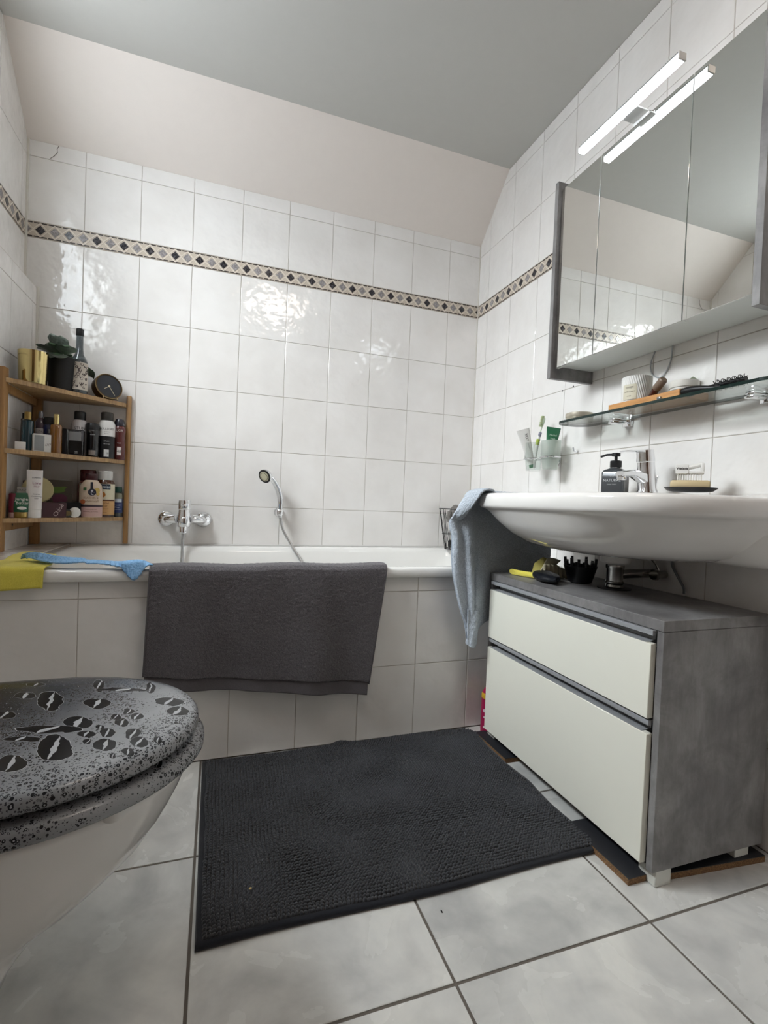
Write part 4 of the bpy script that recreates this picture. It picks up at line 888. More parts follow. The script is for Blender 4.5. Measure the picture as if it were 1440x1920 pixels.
# --- bottom tier
Z3 = 68.2
box_item('beige_carton', 'plain beige carton at the left back of the bottom tier', 'box', -189.0, -24.8, Z3, 4.0, 2.6, 8.4, cm('a8968a', .6))
t = cam_thing('pink_tube', 'slim wine-red tube with pale cap at the far left of the bottom tier', 'tube', -189.6, -28.2, Z3+.02)
MB().lathe([(.95, 0), (1.0, .1), (1.0, 1.7)], (0, 0, 0), 18).build('tube_cap', cm('b99a98', .4), t); MB().lathe([(.95, 1.75), (1.05, 2), (1.05, 8.0), (.8, 8.3)], (0, 0, 0), 18).build('tube_body', cm('6a1c30', .3), t)
def stand_tube(name, label, x, y, z, r, w_, h_, ch, mb_, mc, texts=(), turn=0.0, sy=.75):
    t = cam_thing(name, label, 'tube', x, y, z+.02, None, turn)
    MB().lathe([(r*.92, 0), (r*.96, .15), (r*.96, ch)], (0, 0, 0), 28, None, sy).build('tube_cap', mc, t)
    rg = []
    for k in range(10):
        f = k/9; wd = r+(w_/2-r)*f; tk = r*sy*(1-f**1.5)+.08
        rg.append([(wd*math.cos(2*PI*j/28), tk*math.sin(2*PI*j/28), ch+.05+f*(h_-ch)) for j in range(28)])
    MB().rings(rg).build('tube_body', mb_, t)
    for (s_, size, u, v, mt) in texts:
        f = (v-ch)/(h_-ch); tk = r*sy*(1-f**1.5)+.08; sl = math.atan(r*sy*1.5*f**.5/(h_-ch)); text(s_, size, mt, t, Matrix.Translation((u, -tk-.06, v)) @ Matrix.Rotation(PI/2-sl, 4, 'X'))
    return t
gt = stand_tube('green_cream_tube', 'green tube with gold cap at the left front of the bottom tier', -187.3, -28.5+.8, Z3, 2.1, 5.4, 8.4, 1.9, cm('1f5a3e', .35), M['goldsat'], [('Jungle', 1.5, 0.2, 6.3, W_), ('Butter', 1.4, .4, 5.0, W_)])
MB().lathe([(1.3, 0), (1.3, .12), (0, .14)], (.3, -1.75, 3.3), 20, Matrix.Rotation(PI/2-.12, 4, 'X') @ Matrix.Diagonal((1.0, .42, 1, 1))).build('white_bean_print', W_, gt)
stand_tube('white_cream_tube', 'tall white tube standing upside down at the front of the bottom tier', -184.0, -26.0, Z3, 2.2, 4.6, 16.4, 2.9, cm('dedad9', .4), cm('e2dfde', .4),
   [('LORENIA', .62, .5, 13.8, cm('3c4450', .5)), ('Long', 1.3, .6, 12.0, cm('a5708a', .5)), ('Hair', .95, .6, 10.8, cm('a5708a', .5)), ('Intense', .7, .6, 8.2, cm('57575c', .5)), ('Conditioning', .55, .6, 7.4, cm('57575c', .5)), ('Filler', .6, .6, 6.7, cm('57575c', .5))])
t = box_item('white_green_box', 'white and green carton lying behind the green tube', 'box', -187.4, -20.8, Z3, 6.4, 3.0, 10.4, cm('bdbcb4', .5), [('KRAUTER', .9, -1.2, 9.4, cm('4a4a4a', .5), 0)])
MB().rings([[(-.2, -1.53, 6.2), (3.0, -1.53, 6.2), (3.0, -1.53, 8.4), (.8, -1.53, 8.0)], [(-.2, -1.56, 6.2), (3.0, -1.56, 6.2), (3.0, -1.56, 8.4), (.8, -1.56, 8.0)]]).build('green_print', cm('7ea042', .5), t, smooth=False)
MB().rings([[(.6, -1.53, 8.6), (3.0, -1.53, 9.4), (3.0, -1.53, 10.0), (1.2, -1.53, 9.2)], [(.6, -1.56, 8.6), (3.0, -1.56, 9.4), (3.0, -1.56, 10.0), (1.2, -1.56, 9.2)]]).build('grey_print', cm('4b5a55', .5), t, smooth=False)
box_item('dark_red_box', 'dark red-brown carton at the back of the bottom tier beside the corner post', 'box', -188.6, -16.6, Z3, 3.4, 1.8, 12.9, cm('3a1a1c', .5), [('S', 2.0, -.2, 11.3, cm('8d5a52', .5), 0)])
# beige round brush / disc leaning
t = cam_thing('round_sponge_disc', 'round beige disc leaning behind the white tube and the wine-red box', 'disc', -185.0, -19.4, Z3+5.1)
MB().lathe([(4.5, -.7), (4.75, -.4), (4.75, .4), (4.5, .7), (0, .8)], (0, 0, 4.6), 40, Matrix.Rotation(math.radians(80), 4, 'X')).build('disc', cm('b7ab80', .45), t)
MB().box(-2, -.8, -5.05, 2, 1.5, 0.1, .2).build('stand', cm('8d7f72', .6), t)
t = box_item('picture_box', 'brown carton with a green leaf picture at the back of the bottom tier', 'box', -180.4, -11.6, Z3, 8.0, 2.0, 13.6, cm('4b4238', .5))
mb = MB()
for (u, v, a_, b_, ) in ((-.4, 9.6, 2.3, .8), (.6, 10.6, 1.6, .6), (-1.2, 10.5, 1.3, .6)):
    mb.rings([[(u+a_*math.cos(2*PI*j/20), -1.02, v+b_*math.sin(2*PI*j/20)+.3*math.cos(2*PI*j/20)) for j in range(20)], [(u+a_*math.cos(2*PI*j/20), -1.05, v+b_*math.sin(2*PI*j/20)+.3*math.cos(2*PI*j/20)) for j in range(20)]])
mb.build('leaf_print', cm('5f7a33', .5), t, smooth=False)
MB().rings([[(.2+2.4*math.cos(2*PI*j/20), -1.02, 6.6+1.9*math.sin(2*PI*j/20)) for j in range(20)], [(.2+2.4*math.cos(2*PI*j/20), -1.05, 6.6+1.9*math.sin(2*PI*j/20)) for j in range(20)]]).build('plum_print', cm('5e2b40', .5), t, smooth=False)
t = box_item('wine_red_gift_box', 'wine-red gift box with slanted silver script at the front of the bottom tier', 'box', -179.7, -21.0, Z3, 7.4, 3.2, 5.4, cm('3f2027', .4), [('Chloé', 2.0, 1.3, 2.7, cm('c4b2b0', .4), math.radians(62))], math.radians(12))
t = box_item('black_gift_box', 'low black box behind the wine-red gift box', 'box', -176.2, -14.4, Z3, 7.0, 3.6, 5.5, M['black'])
t = cam_thing('lattice_cap', 'small dark cap with gold lattice lying by the wine-red box', 'cap', -176.3, -18.3, Z3+1.6, None, .3)
MB().lathe([(1.3, -1.5), (1.5, -1.3), (1.5, 1.3), (1.2, 1.5), (0, 1.55)], (0, 0, 0), 24, Matrix.Rotation(PI/2, 4, 'X')).build('cap', M['black'], t)
mb = MB()
for k in range(-2, 3):
    for sg in (-1, 1):
        mb.tube([(k*.5-.9, -1.6, -sg*.9), (k*.5+.9, -1.6, sg*.9)], .05, 4)
mb.build('lattice', M['goldsat'], t)
t = cam_thing('small_white_pot', 'small round white lidded pot lying on its side in front of the red-capped bottle', 'pot', -174.0, -16.6, Z3+1.92)
MB().lathe([(1.5, -1.8), (1.85, -1.6), (1.85, 1.0)], (0, 0, 0), 28, Matrix.Rotation(PI/2, 4, 'X')).build('pot', cm('b96a62', .4), t)
MB().lathe([(1.88, 1.0), (1.9, 1.2), (1.85, 1.8), (1.5, 2.1), (0, 2.2)], (0, 0, 0), 28, Matrix.Rotation(PI/2, 4, 'X')).build('lid', W_, t)
lathe_item('red_capped_bottle', 'bottle with big dark red cap on the bottom tier, behind the bath salt', 'bottle', -172.4, -5.6, Z3, [('bottle', [(3.3, 0), (3.5, .3), (3.5, 12.2), (2.6, 13.8)], cm('7a3d3a', .3)), ('cap', [(2.7, 13.8), (2.8, 14), (2.8, 17.8), (2.5, 18.2), (.3, 18.2)], cm('4a1216', .25)), ('label_paper', 'wrap', 3.53, 9.5, 13.0, 1.0, cm('b1a698', .5))], sy=.85)
t = lathe_item('bath_salt_bottle', 'cream flower-printed bath salt bottle with navy tag at the right front of the bottom tier', 'bottle', -169.9, -11.9, Z3, [('bottle', [(3.6, 0), (3.9, .3), (3.9, 9.6), (3.5, 12.2), (2.3, 13.9), (1.9, 14.2)], cm('c9b6a2', .35)), ('cap', [(1.95, 14.2), (2.05, 14.4), (2.0, 16.4), (1.7, 16.7)], cm('3c1519', .3)), ('pale_band', 'wrap', 3.93, .4, 4.0, 1.35, cm('c3a39c', .45)), ('navy_band', 'wrap', 3.95, 4.0, 4.8, 1.35, cm('35242e', .4))],
  [('KUSCHEL &', 1.0, 3.97, 7.4, cm('6d5038', .5)), ('Badekristall', 1.15, 3.97, 6.2, cm('6d5038', .5)), ('Wohltuendes Bad', .55, 3.96, 3.1, cm('54353a', .5)), ('KARAMELL & HONIG', .55, 3.96, 2.2, cm('54353a', .5))], sy=.8)
MB().lathe([(1.35, 0), (1.35, .15), (0, .16)], (0.3, -3.14, 9.6), 24, Matrix.Rotation(PI/2-.06, 4, 'X')).build('round_tag', cm('1f2233', .4), t)
MB().box(-.25, -3.05, 10.8, .6, -2.6, 13.4, .05).build('tag_ribbon', cm('2a2a35', .5), t)
mb = MB().lathe([(.45, 0), (.45, .05)], (.3, -3.33, 10.1), 4, Matrix.Rotation(PI/2, 4, 'X')).tube([(.1, -3.33, 9.4), (.05, -3.33, 8.8), (.5, -3.33, 8.6), (.8, -3.33, 8.9)], .12, 5).box(-.7, -3.36, 9.55, 1.2, -3.3, 9.63); mb.build('tag_emblem', cm('c8c8ce', .4), t)
MB().lathe([(.75, 0), (.75, .1), (0, .12)], (-2.0, -2.85, 10.8), 4, Matrix.Rotation(-.45, 4, 'Z') @ Matrix.Rotation(PI/2-.1, 4, 'X') @ Matrix.Rotation(PI/4, 4, 'Z')).build('green_mark', cm('2f5a2b', .4), t)
mb = MB()
for (az_, z, r) in ((.55, 10.3, 1.0), (.62, 9.0, .7)):
    mb.lathe([(r, 0), (r*.9, .14), (0, .15)], (3.85*math.cos(-PI/2+az_), 3.85*math.sin(-PI/2+az_)*.8, z), 18, Matrix.Rotation(az_*.9, 4, 'Z') @ Matrix.Rotation(PI/2-.05, 4, 'X'))
mb.build('lemon_print', cm('c0a458', .4), t)
MB().lathe([(.95, 0), (.9, .12), (0, .14)], (3.85*math.cos(-PI/2-.75), 3.85*math.sin(-PI/2-.75)*.8, 5.9), 18, Matrix.Rotation(-.55, 4, 'Z') @ Matrix.Rotation(PI/2-.02, 4, 'X')).build('orange_print', cm('a75a33', .4), t)
t = lathe_item('bath_oil_bottle', 'brown bottle with white cap and orange label, second from right on the bottom tier', 'bottle', -166.2, -6.7, Z3, [('bottle', [(3.3, 0), (3.45, .3), (3.45, 12.6), (3.2, 13.6), (2.5, 14.6)], cm('4a2a18', .12, coat=.6)), ('cap', [(2.5, 14.6), (2.6, 14.8), (2.6, 17.8), (2.3, 18.1), (.3, 18.1)], cm('cfcecb', .4)), ('label_paper', 'wrap', 3.48, 6.8, 13.0, 1.3, cm('d6cfb6', .5)), ('orange_label', 'wrap', 3.48, 1.0, 6.7, 1.3, cm('c59b68', .5)), ('blue_logo_field', 'wrap', 3.5, 10.9, 12.9, .55, cm('15263a', .4)), ('brown_line', 'wrap', 3.5, 6.4, 6.9, 1.1, cm('4a2414', .4))],
  [('Kneipp', 1.35, 3.53, 11.9, cm('d5dde0', .4)), ('DUSCHE', .8, 3.5, 5.5, cm('5a2a1a', .5)), ('ZEIT', 1.0, 3.5, 4.3, cm('4a2414', .5)), ('honig mandel', .5, 3.5, 3.3, cm('5a2a1a', .5)), ('250 ml', .5, 3.5, 1.9, cm('5a2a1a', .5))], sy=.85)
MB().lathe([(1.1, 0), (1.0, .1), (0, .12)], (3.5*math.cos(-PI/2-.25), 3.5*math.sin(-PI/2-.25)*.85, 8.8), 20, Matrix.Rotation(-.2, 4, 'Z') @ Matrix.Rotation(PI/2, 4, 'X')).build('orange_print', cm('b0702a', .4), t)
lathe_item('small_blue_bottle', 'small bottle with dark green cap and blue label, rightmost on the bottom tier', 'bottle', -162.5, -3.0, Z3, [('bottle', [(1.9, 0), (1.98, .2), (1.98, 8.2), (1.7, 9.5), (1.3, 9.7)], cm('2c3133', .1, coat=.6)), ('shoulder', [(1.99, 7.4), (1.99, 8.2), (1.72, 9.55), (1.32, 9.75)], cm('7a7a66', .1, coat=.6)), ('cap', [(1.6, 9.8), (1.7, 10), (1.65, 12.0), (1.5, 12.2), (.2, 12.2)], cm('0f3d33', .35)), ('blue_label', 'wrap', 2.01, 1.7, 7.3, 1.3, cm('20305f', .4)), ('white_field', 'wrap', 2.03, 5.9, 7.3, .9, cm('b9c2cc', .4))],
  [('Lavendel', .75, 2.05, 4.8, cm('c5cde0', .4)), ('Pflege', .7, 2.05, 3.9, cm('c5cde0', .4)), ('entspannung', .5, 2.05, 3.1, cm('c5cde0', .4))])

# ---------------------------------------------------------------- toilet
DROPS = [[9.022,4.574,0.652,0.134,0.131,0.537],[2.031,7.287,0.638,0.177,0.068,0.283],[7.98,-2.003,0.607,0.143,0.146,0.579],[4.728,-3.305,0.29,0.082,0.264,1.039],[7.024,-8.768,0.568,0.154,0.091,0.348],[3.372,-11.682,0.746,0.25,0.164,0.619],[9.899,-5.874,1.129,0.251,0.274,1.069],[12.427,-6.055,1.146,0.217,0.23,0.899],[12.727,-9.271,0.853,0.165,0.178,0.686],[15.722,-7.054,1.169,0.172,0.178,0.697],[16.911,-9.484,1.039,0.141,0.23,0.891],[13.767,-3.118,1.125,0.186,0.206,0.819],[12.663,-1.086,1.511,0.264,0.274,1.1],[14.044,0.413,1.388,0.215,0.287,1.164],[15.485,-1.609,1.409,0.198,0.271,1.091],[11.277,-4.164,2.028,0.405,0.384,1.517],[19.147,-9.164,2.167,0.226,0.279,1.085],[7.597,12.673,1.39,0.282,0.085,0.363],[15.988,9.987,1.512,0.177,0.094,0.403],[11.714,9.801,0.278,0.046,0.4,1.699],[19.323,3.32,0.554,0.048,0.16,0.664],[20.933,-0.517,0.777,0.055,0.155,0.631],[-2.405,15.728,0.814,0.244,0.235,1.013],[-2.254,10.421,0.82,0.259,0.182,0.762],[-2.46,3.034,0.776,0.268,0.23,0.924],[14.372,-12.574,3.058,0.547,0.498,1.891],[10.392,-8.09,2.329,0.518,0.507,1.958],[15.864,-11.763,1.633,0.254,0.27,1.033],[2.333,-5.427,0.564,0.181,0.39,1.51]]
def mk_drops():
    x = MN('water_drop_print'); co = x.n('ShaderNodeTexCoord').outputs['Object']
    sc = x.n('ShaderNodeVectorMath', operation='SCALE'); x.l(co, sc.inputs[0]); sc.inputs['Scale'].default_value = 100.0; P = sc.outputs[0]
    wn = x.n('ShaderNodeTexNoise'); wn.inputs['Scale'].default_value = 0.45; wn.inputs['Detail'].default_value = 2; x.l(P, wn.inputs['Vector'])
    ws = x.n('ShaderNodeVectorMath', operation='SUBTRACT'); x.l(wn.outputs['Color'], ws.inputs[0]); ws.inputs[1].default_value = (.5, .5, .5)
    w2 = x.n('ShaderNodeVectorMath', operation='SCALE'); x.l(ws.outputs[0], w2.inputs[0]); w2.inputs['Scale'].default_value = 1.3
    pw = x.n('ShaderNodeVectorMath', operation='ADD'); x.l(P, pw.inputs[0]); x.l(w2.outputs[0], pw.inputs[1]); PW = pw.outputs[0]
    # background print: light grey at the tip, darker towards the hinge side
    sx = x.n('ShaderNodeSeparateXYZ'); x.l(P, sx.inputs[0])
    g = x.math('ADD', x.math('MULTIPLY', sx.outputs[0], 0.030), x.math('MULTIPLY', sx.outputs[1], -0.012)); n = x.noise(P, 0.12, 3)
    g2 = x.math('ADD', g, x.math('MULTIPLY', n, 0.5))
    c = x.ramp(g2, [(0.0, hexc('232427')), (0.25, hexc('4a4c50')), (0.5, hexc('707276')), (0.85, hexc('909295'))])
    def vor(scale, rmax, col, cm_, dens):
        vo = x.n('ShaderNodeTexVoronoi'); vo.inputs['Scale'].default_value = scale; vo.inputs['Randomness'].default_value = .85; x.l(P, vo.inputs['Vector'])
        s_ = x.n('ShaderNodeSeparateColor'); x.l(vo.outputs['Color'], s_.inputs[0])
        rad = x.math('MULTIPLY', x.math('MULTIPLY', x.math('ADD', x.math('MULTIPLY', s_.outputs[0], .6), .4), dens), rmax); q = x.math('DIVIDE', vo.outputs['Distance'], x.math('MAXIMUM', rad, 0.001))
        m_in = x.math('LESS_THAN', q, 1.0); ctr = x.math('LESS_THAN', q, 0.42)
        r1 = x.mix(m_in, cm_, col); return x.mix(x.math('MULTIPLY', ctr, m_in), r1, hexc('97999c'))
    dens = x.ramp(x.noise(P, 0.10, 2), [(.36, (0.35,)*3), (.5, (1,)*3)])
    c = vor(3.2, .46, hexc('2e2f34'), c, dens); c = vor(1.7, .46, hexc('1d1e22'), c, dens)
    for (cx, cy, a11, a12, a21, a22) in DROPS:
        def dot(v1, v2):
            d_ = x.n('ShaderNodeVectorMath', operation='DOT_PRODUCT'); sub = x.n('ShaderNodeVectorMath', operation='SUBTRACT'); x.l(PW, sub.inputs[0]); sub.inputs[1].default_value = (cx, cy, 0)
            x.l(sub.outputs[0], d_.inputs[0]); d_.inputs[1].default_value = (v1, v2, 0); return d_.outputs['Value']
        a = dot(a11, a12); b = dot(a21, a22)
        r2 = x.math('MULTIPLY', x.math('ADD', x.math('MULTIPLY', a, a), x.math('MULTIPLY', b, b)), .8); ins = x.math('LESS_THAN', r2, 1.0)
        pr_ = x.math('ABSOLUTE', x.math('SUBTRACT', x.math('MULTIPLY', a, .94), x.math('MULTIPLY', b, .33)))
        st = x.math('LESS_THAN', x.math('ADD', pr_, x.math('MULTIPLY', x.math('MULTIPLY', b, b), .16)), .17)
        c = x.mix(x.math('MULTIPLY', x.math('LESS_THAN', r2, 1.05), x.math('GREATER_THAN', sx.outputs[2], 39.0)), c, hexc('b5b7b9'))
        c = x.mix(ins, c, hexc('17181b')); c = x.mix(x.math('MULTIPLY', ins, st), c, hexc('a9abae'))
    x.base(c); x.rough(0.2); x.b.inputs['Specular IOR Level'].default_value = 0.25; return x.m
M['drops'] = mk_drops()
t = thing('toilet', 'white toilet with closed lid printed with grey water drops', 'toilet', (-150, -143.5, 0))
def egg(d, z, N=72, tip=24.0, back=-30.0, W=19.7):
    out = []
    for k in range(N):
        a = 2*PI*k/N; c_, s_ = math.cos(a), math.sin(a)
        if c_ >= 0: out.append(((tip-d)*c_**1.0*1.0, (W-d)*s_, z))
        else: out.append((-( -back-d)*abs(c_)**.55, (W-d)*math.copysign(abs(s_)**.75, s_), z))
    return out
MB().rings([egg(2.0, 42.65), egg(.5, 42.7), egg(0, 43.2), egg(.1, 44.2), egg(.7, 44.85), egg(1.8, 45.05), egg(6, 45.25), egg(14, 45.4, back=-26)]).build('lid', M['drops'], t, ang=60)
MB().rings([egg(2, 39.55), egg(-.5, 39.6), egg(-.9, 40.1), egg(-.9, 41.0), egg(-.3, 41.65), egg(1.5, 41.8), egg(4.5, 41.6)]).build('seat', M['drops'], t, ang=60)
for (x, y) in ((14.8, -14.2), (14.8, 14.2), (-20, -13), (-20, 13)): MB().lathe([(1.2, 38.3), (1.2, 39.58)], (x, y, 0), 18).build('buffer', M['white'], t)
rg = []
for z, tip, W, bk in ((6, -10, 7.0, 43), (6.8, -7.0, 8.0, 43), (9, -3.5, 8.6, 43), (12.5, .4, 9.2, 43), (16, 3.0, 9.6, 43), (19, 5.8, 10.2, 43), (20.6, 8.2, 11.0, 43), (22.4, 11.5, 12.2, 43), (25, 14.6, 13.8, 43), (28, 17.6, 15.4, 43), (31.5, 20.0, 16.8, 43), (35, 21.7, 18.1, 43), (37.6, 22.7, 18.4, 43), (38.5, 23.0, 18.6, 43), (38.9, 22.4, 18.1, 42.6)):
    rg.append(egg(0, z, 72, tip if tip > 0 else .01, -42.5, W) if tip > 0 else [(p[0]+tip-.0, p[1], p[2]) if p[0] > -20 else p for p in egg(0, z, 72, 3.0, -42.5, W)])
MB().rings(rg).build('pan', M['ceramic'], t, ang=80)

# ---------------------------------------------------------------- bath mat
t = thing('bath_mat', 'charcoal chenille bath mat on the floor tiles between toilet and vanity cabinet', 'bath mat', (-81.5, -106, 0))
ox, oy = -81.5, -106.0
def xr(y):      # right edge of the mat
    P_ = [(-138, -42.0), (-136.6, -39.5), (-134, -37.6), (-130, -38.2), (-120, -38.7), (-110, -38.0), (-99, -38.9), (-88, -38.8), (-80, -37.6), (-77.5, -39), (-75.5, -41)]
    for (a, b), (c, d) in zip(P_, P_[1:]):
        if a <= y <= c: return b+(d-b)*(y-a)/(c-a)
    return P_[-1][1] if y > -80 else P_[0][1]
def mz(x, y): return 0.35*max(0, noise.noise(Vector((x*.05, y*.07, 1)))) + 0.25*max(0, noise.noise(Vector((x*.14, y*.14, 7))))+ 1.0*math.exp(-((x+85)**2/8+(y+75.8)**2/6))
def mp(u, v, inset=0.0):
    y = -137.4+inset+(62.2-2*inset)*v; xl = -126.1+inset+(.5*(1-v)); x_ = xr(y)-inset
    if y > -76: x_ = xr(-76)-inset
    yy = y+ (0.35*math.sin(u*9) if v < .5 else -.35*math.sin(u*7))*(abs(v-.5)*2)**4
    return xl+(x_-xl)*u, yy
mb = MB(); NU, NV = 60, 44
top = lambda u, v: (lambda p: (p[0]-ox, p[1]-oy, 1.0+mz(*p)))(mp(u, v, .35))
bot = lambda u, v: (lambda p: (p[0]-ox, p[1]-oy, 0.05))(mp(u, v, .2))
per = [(i/NU, 0) for i in range(NU)]+[(1, j/NV) for j in range(NV)]+[(1-i/NU, 1) for i in range(NU)]+[(0, 1-j/NV) for j in range(NV)]
mb.grid(top, NU, NV)
def ring_(ins, z, k=0): return [(lambda p: (p[0]-ox, p[1]-oy, z+(mz(*p) if k else 0)))(mp(u, v, ins)) for u, v in per]
mb.rings([ring_(.3, .05), ring_(0, .3), ring_(0, .8, 1), ring_(.35, 1.1, 1), ring_(1.2, 1.05, 1)], True, False)
mb.build('mat_base', M['matedge'], t, ang=70)
# chenille tufts as one pile
rs = np.random.RandomState(3)
nx, ny = 104, 74; V = []; Fc = []; seg, rn = 7, 4
dome = []
for k in range(rn):
    a_ = PI/2*(k/(rn)) ; dome.append((math.cos(a_*1.0)*1.0, math.sin(a_)))
base = np.array([(r_*math.cos(2*PI*j/seg), r_*math.sin(2*PI*j/seg), z_) for r_, z_ in dome for j in range(seg)]+[(0, 0, 1.0)])
bf = [(k*seg+j, k*seg+(j+1) % seg, (k+1)*seg+(j+1) % seg, (k+1)*seg+j) for k in range(rn-1) for j in range(seg)]
bt_ = [((rn-1)*seg+j, (rn-1)*seg+(j+1) % seg, rn*seg) for j in range(seg)]
allv = []; cnt = 0; quads = []; tris = []
for j in range(ny):
    for i in range(nx):
        u = (i+.5+(.18*(rs.rand()-.5)))/nx; v = (j+.5+.18*(rs.rand()-.5))/ny
        px_, py_ = mp(u, v, 1.1); wob = .25*noise.noise(Vector((px_*.12, py_*.12, 3)))*2
        sx_, sy_, sz_ = .44+.05*rs.rand(), .42+.05*rs.rand(), .66+.22*rs.rand()
        lean = np.array([.35*noise.noise(Vector((px_*.09, py_*.09, 11))), .35*noise.noise(Vector((px_*.09, py_*.09, 17)))-.08])
        p = base*np.array([sx_, sy_, sz_]); p[:, 0] += lean[0]*p[:, 2]*2; p[:, 1] += lean[1]*p[:, 2]*2
        p += np.array([px_-ox+wob, py_-oy+wob*.6, 1.0+mz(px_, py_)-.05]); allv.append(p)
        quads += [tuple(q+cnt for q in f) for f in bf]; tris += [tuple(q+cnt for q in f) for f in bt_]; cnt += len(base)
mb = MB(); mb.v = [tuple(q) for q in np.concatenate(allv)]; mb.f = quads+tris; mb.mi = [0]*len(mb.f)
me = bpy.data.meshes.new('chenille_tufts'); me.from_pydata([(a*S, b*S, c*S) for a, b, c in mb.v], [], mb.f); me.materials.append(M['chenille']); me.polygons.foreach_set('use_smooth', [True]*len(me.polygons)); me.update()
o = bpy.data.objects.new('chenille_tufts', me); COL.objects.link(o); o.parent = t; o['kind'] = 'stuff'
tag(MB().box(-.25, -.25, 0, .3, .25, .3, .1).build('crumb', cm('b09a6a', .8), loc=(-115.9, -128.3, 2.0)), 'tiny beige crumb on the near left corner of the bath mat', 'crumb')

# ---------------------------------------------------------------- dark towel over the bath edge
def cloth(name, fn, nu, nv, mat, parent=None, thick=.5, rough_=0.0, seed=0, fs=1.0):
    mb = MB()
    P = [[Vector(fn(i/(nu-1), j/(nv-1))) for i in range(nu)] for j in range(nv)]
    if rough_:
        Q = []
        for j in range(nv):
            row = []
            for i in range(nu):
                du = P[j][min(i+1, nu-1)]-P[j][max(i-1, 0)]; dv = P[min(j+1, nv-1)][i]-P[max(j-1, 0)][i]; n_ = du.cross(dv)
                n_ = n_.normalized() if n_.length > 1e-6 else Vector((0, 0, 1)); p = P[j][i]
                row.append(p+n_*rough_*(noise.noise(p*fs*1.6+Vector((seed, 0, 0)))*.8+noise.noise(p*fs*3.7)*.7))
            Q.append(row)
        P = Q
    mb.v = [tuple(p) for r in P for p in r]
    mb.f = [(j*nu+i, j*nu+i+1, (j+1)*nu+i+1, (j+1)*nu+i) for j in range(nv-1) for i in range(nu-1)]; mb.mi = [0]*len(mb.f)
    me = bpy.data.meshes.new(name); me.from_pydata([(a*S, b*S, c*S) for a, b, c in mb.v], [], mb.f); me.materials.append(mat); me.polygons.foreach_set('use_smooth', [True]*len(me.polygons)); me.update()
    o = bpy.data.objects.new(name, me); COL.objects.link(o)
    if parent: o.parent = parent
    so = o.modifiers.new('thickness', 'SOLIDIFY'); so.thickness = thick*S; so.offset = 0.0
    return o
def path(pts, t_):
    """point at arc fraction t_ along a polyline"""
    L = [0]
    for a, b in zip(pts, pts[1:]): L.append(L[-1]+math.dist(a, b))
    d = t_*L[-1]
    for k in range(len(pts)-1):
        if d <= L[k+1] or k == len(pts)-2:
            f = (d-L[k])/(L[k+1]-L[k]); return tuple(a+(b-a)*f for a, b in zip(pts[k], pts[k+1]))
t = thing('dark_towel', 'dark grey terry towel hanging over the front edge of the bathtub', 'towel', (0, 0, 0))
def tow(u, v, z_end_l=27.6, z_end_r=20.6, xoff=0.0, yoff=0.0, zstart=0):
    ze = z_end_l+(z_end_r-z_end_l)*u
    pth = [(-67.3, 49), (-68.2, 55.0), (-69.2, 57.4), (-71, 58.0), (-73.5, 58.1), (-75.6, 57.8), (-76.5, 56.8), (-76.7, 55), (-76.2, ze)]
    y, z = path(pth, v); d = max(0, (57-z)/34)
    xl = -141.0-1.0*d; xr_ = -72.2-4.2*d
    x = xl+(xr_-xl)*u
    wv = .8*math.sin(u*11+.6)*d+.5*math.sin(u*23+2+z*.06)*d+.25*noise.noise(Vector((x*.09, z*.09, 2)))*min(1, d*3)
    z += .25*math.sin(u*14)*(1-min(1, d*4))*.8
    return (x+xoff, y-wv-.3+yoff-(0.5*d), z)
cloth('pile', lambda u, v: tow(u, v), 290, 215, M['terry_dark'], t, .55, .16)
def hem(u, v):
    x, y, z = tow(u, 1.0); return (x-.25*v, y+.32-.35*v+.12*math.sin(u*70)*(1-v), z-3.9*v+.3*math.sin(u*5)*v)
cloth('hem_band', hem, 200, 14, M['hem_dark'], t, .42, .04)
def back_layer(u, v):
    x, y, z = tow(.9+.1*u, 1.0-.75*(1-v)); return (x+.8, y+1.15, z-1.2)
cloth('back_layer', back_layer, 14, 40, M['terry_dark'], t, .4, .05)
for s_, u_ in ((-1, 0.0), (1, 1.0)):
    def edge(u, v, u_=u_, s_=s_):
        x, y, z = tow(u_, .12+.88*v); return (x+s_*(.55*u-.1), y-.1, z)
    cloth('side_seam', edge, 4, 120, M['hem_dark'], t, .5, .03)

# ---------------------------------------------------------------- pale blue towel over the left end of the washbasin
t = thing('blue_towel', 'pale grey-blue terry towel draped over the left end of the washbasin', 'towel', (0, 0, 0))
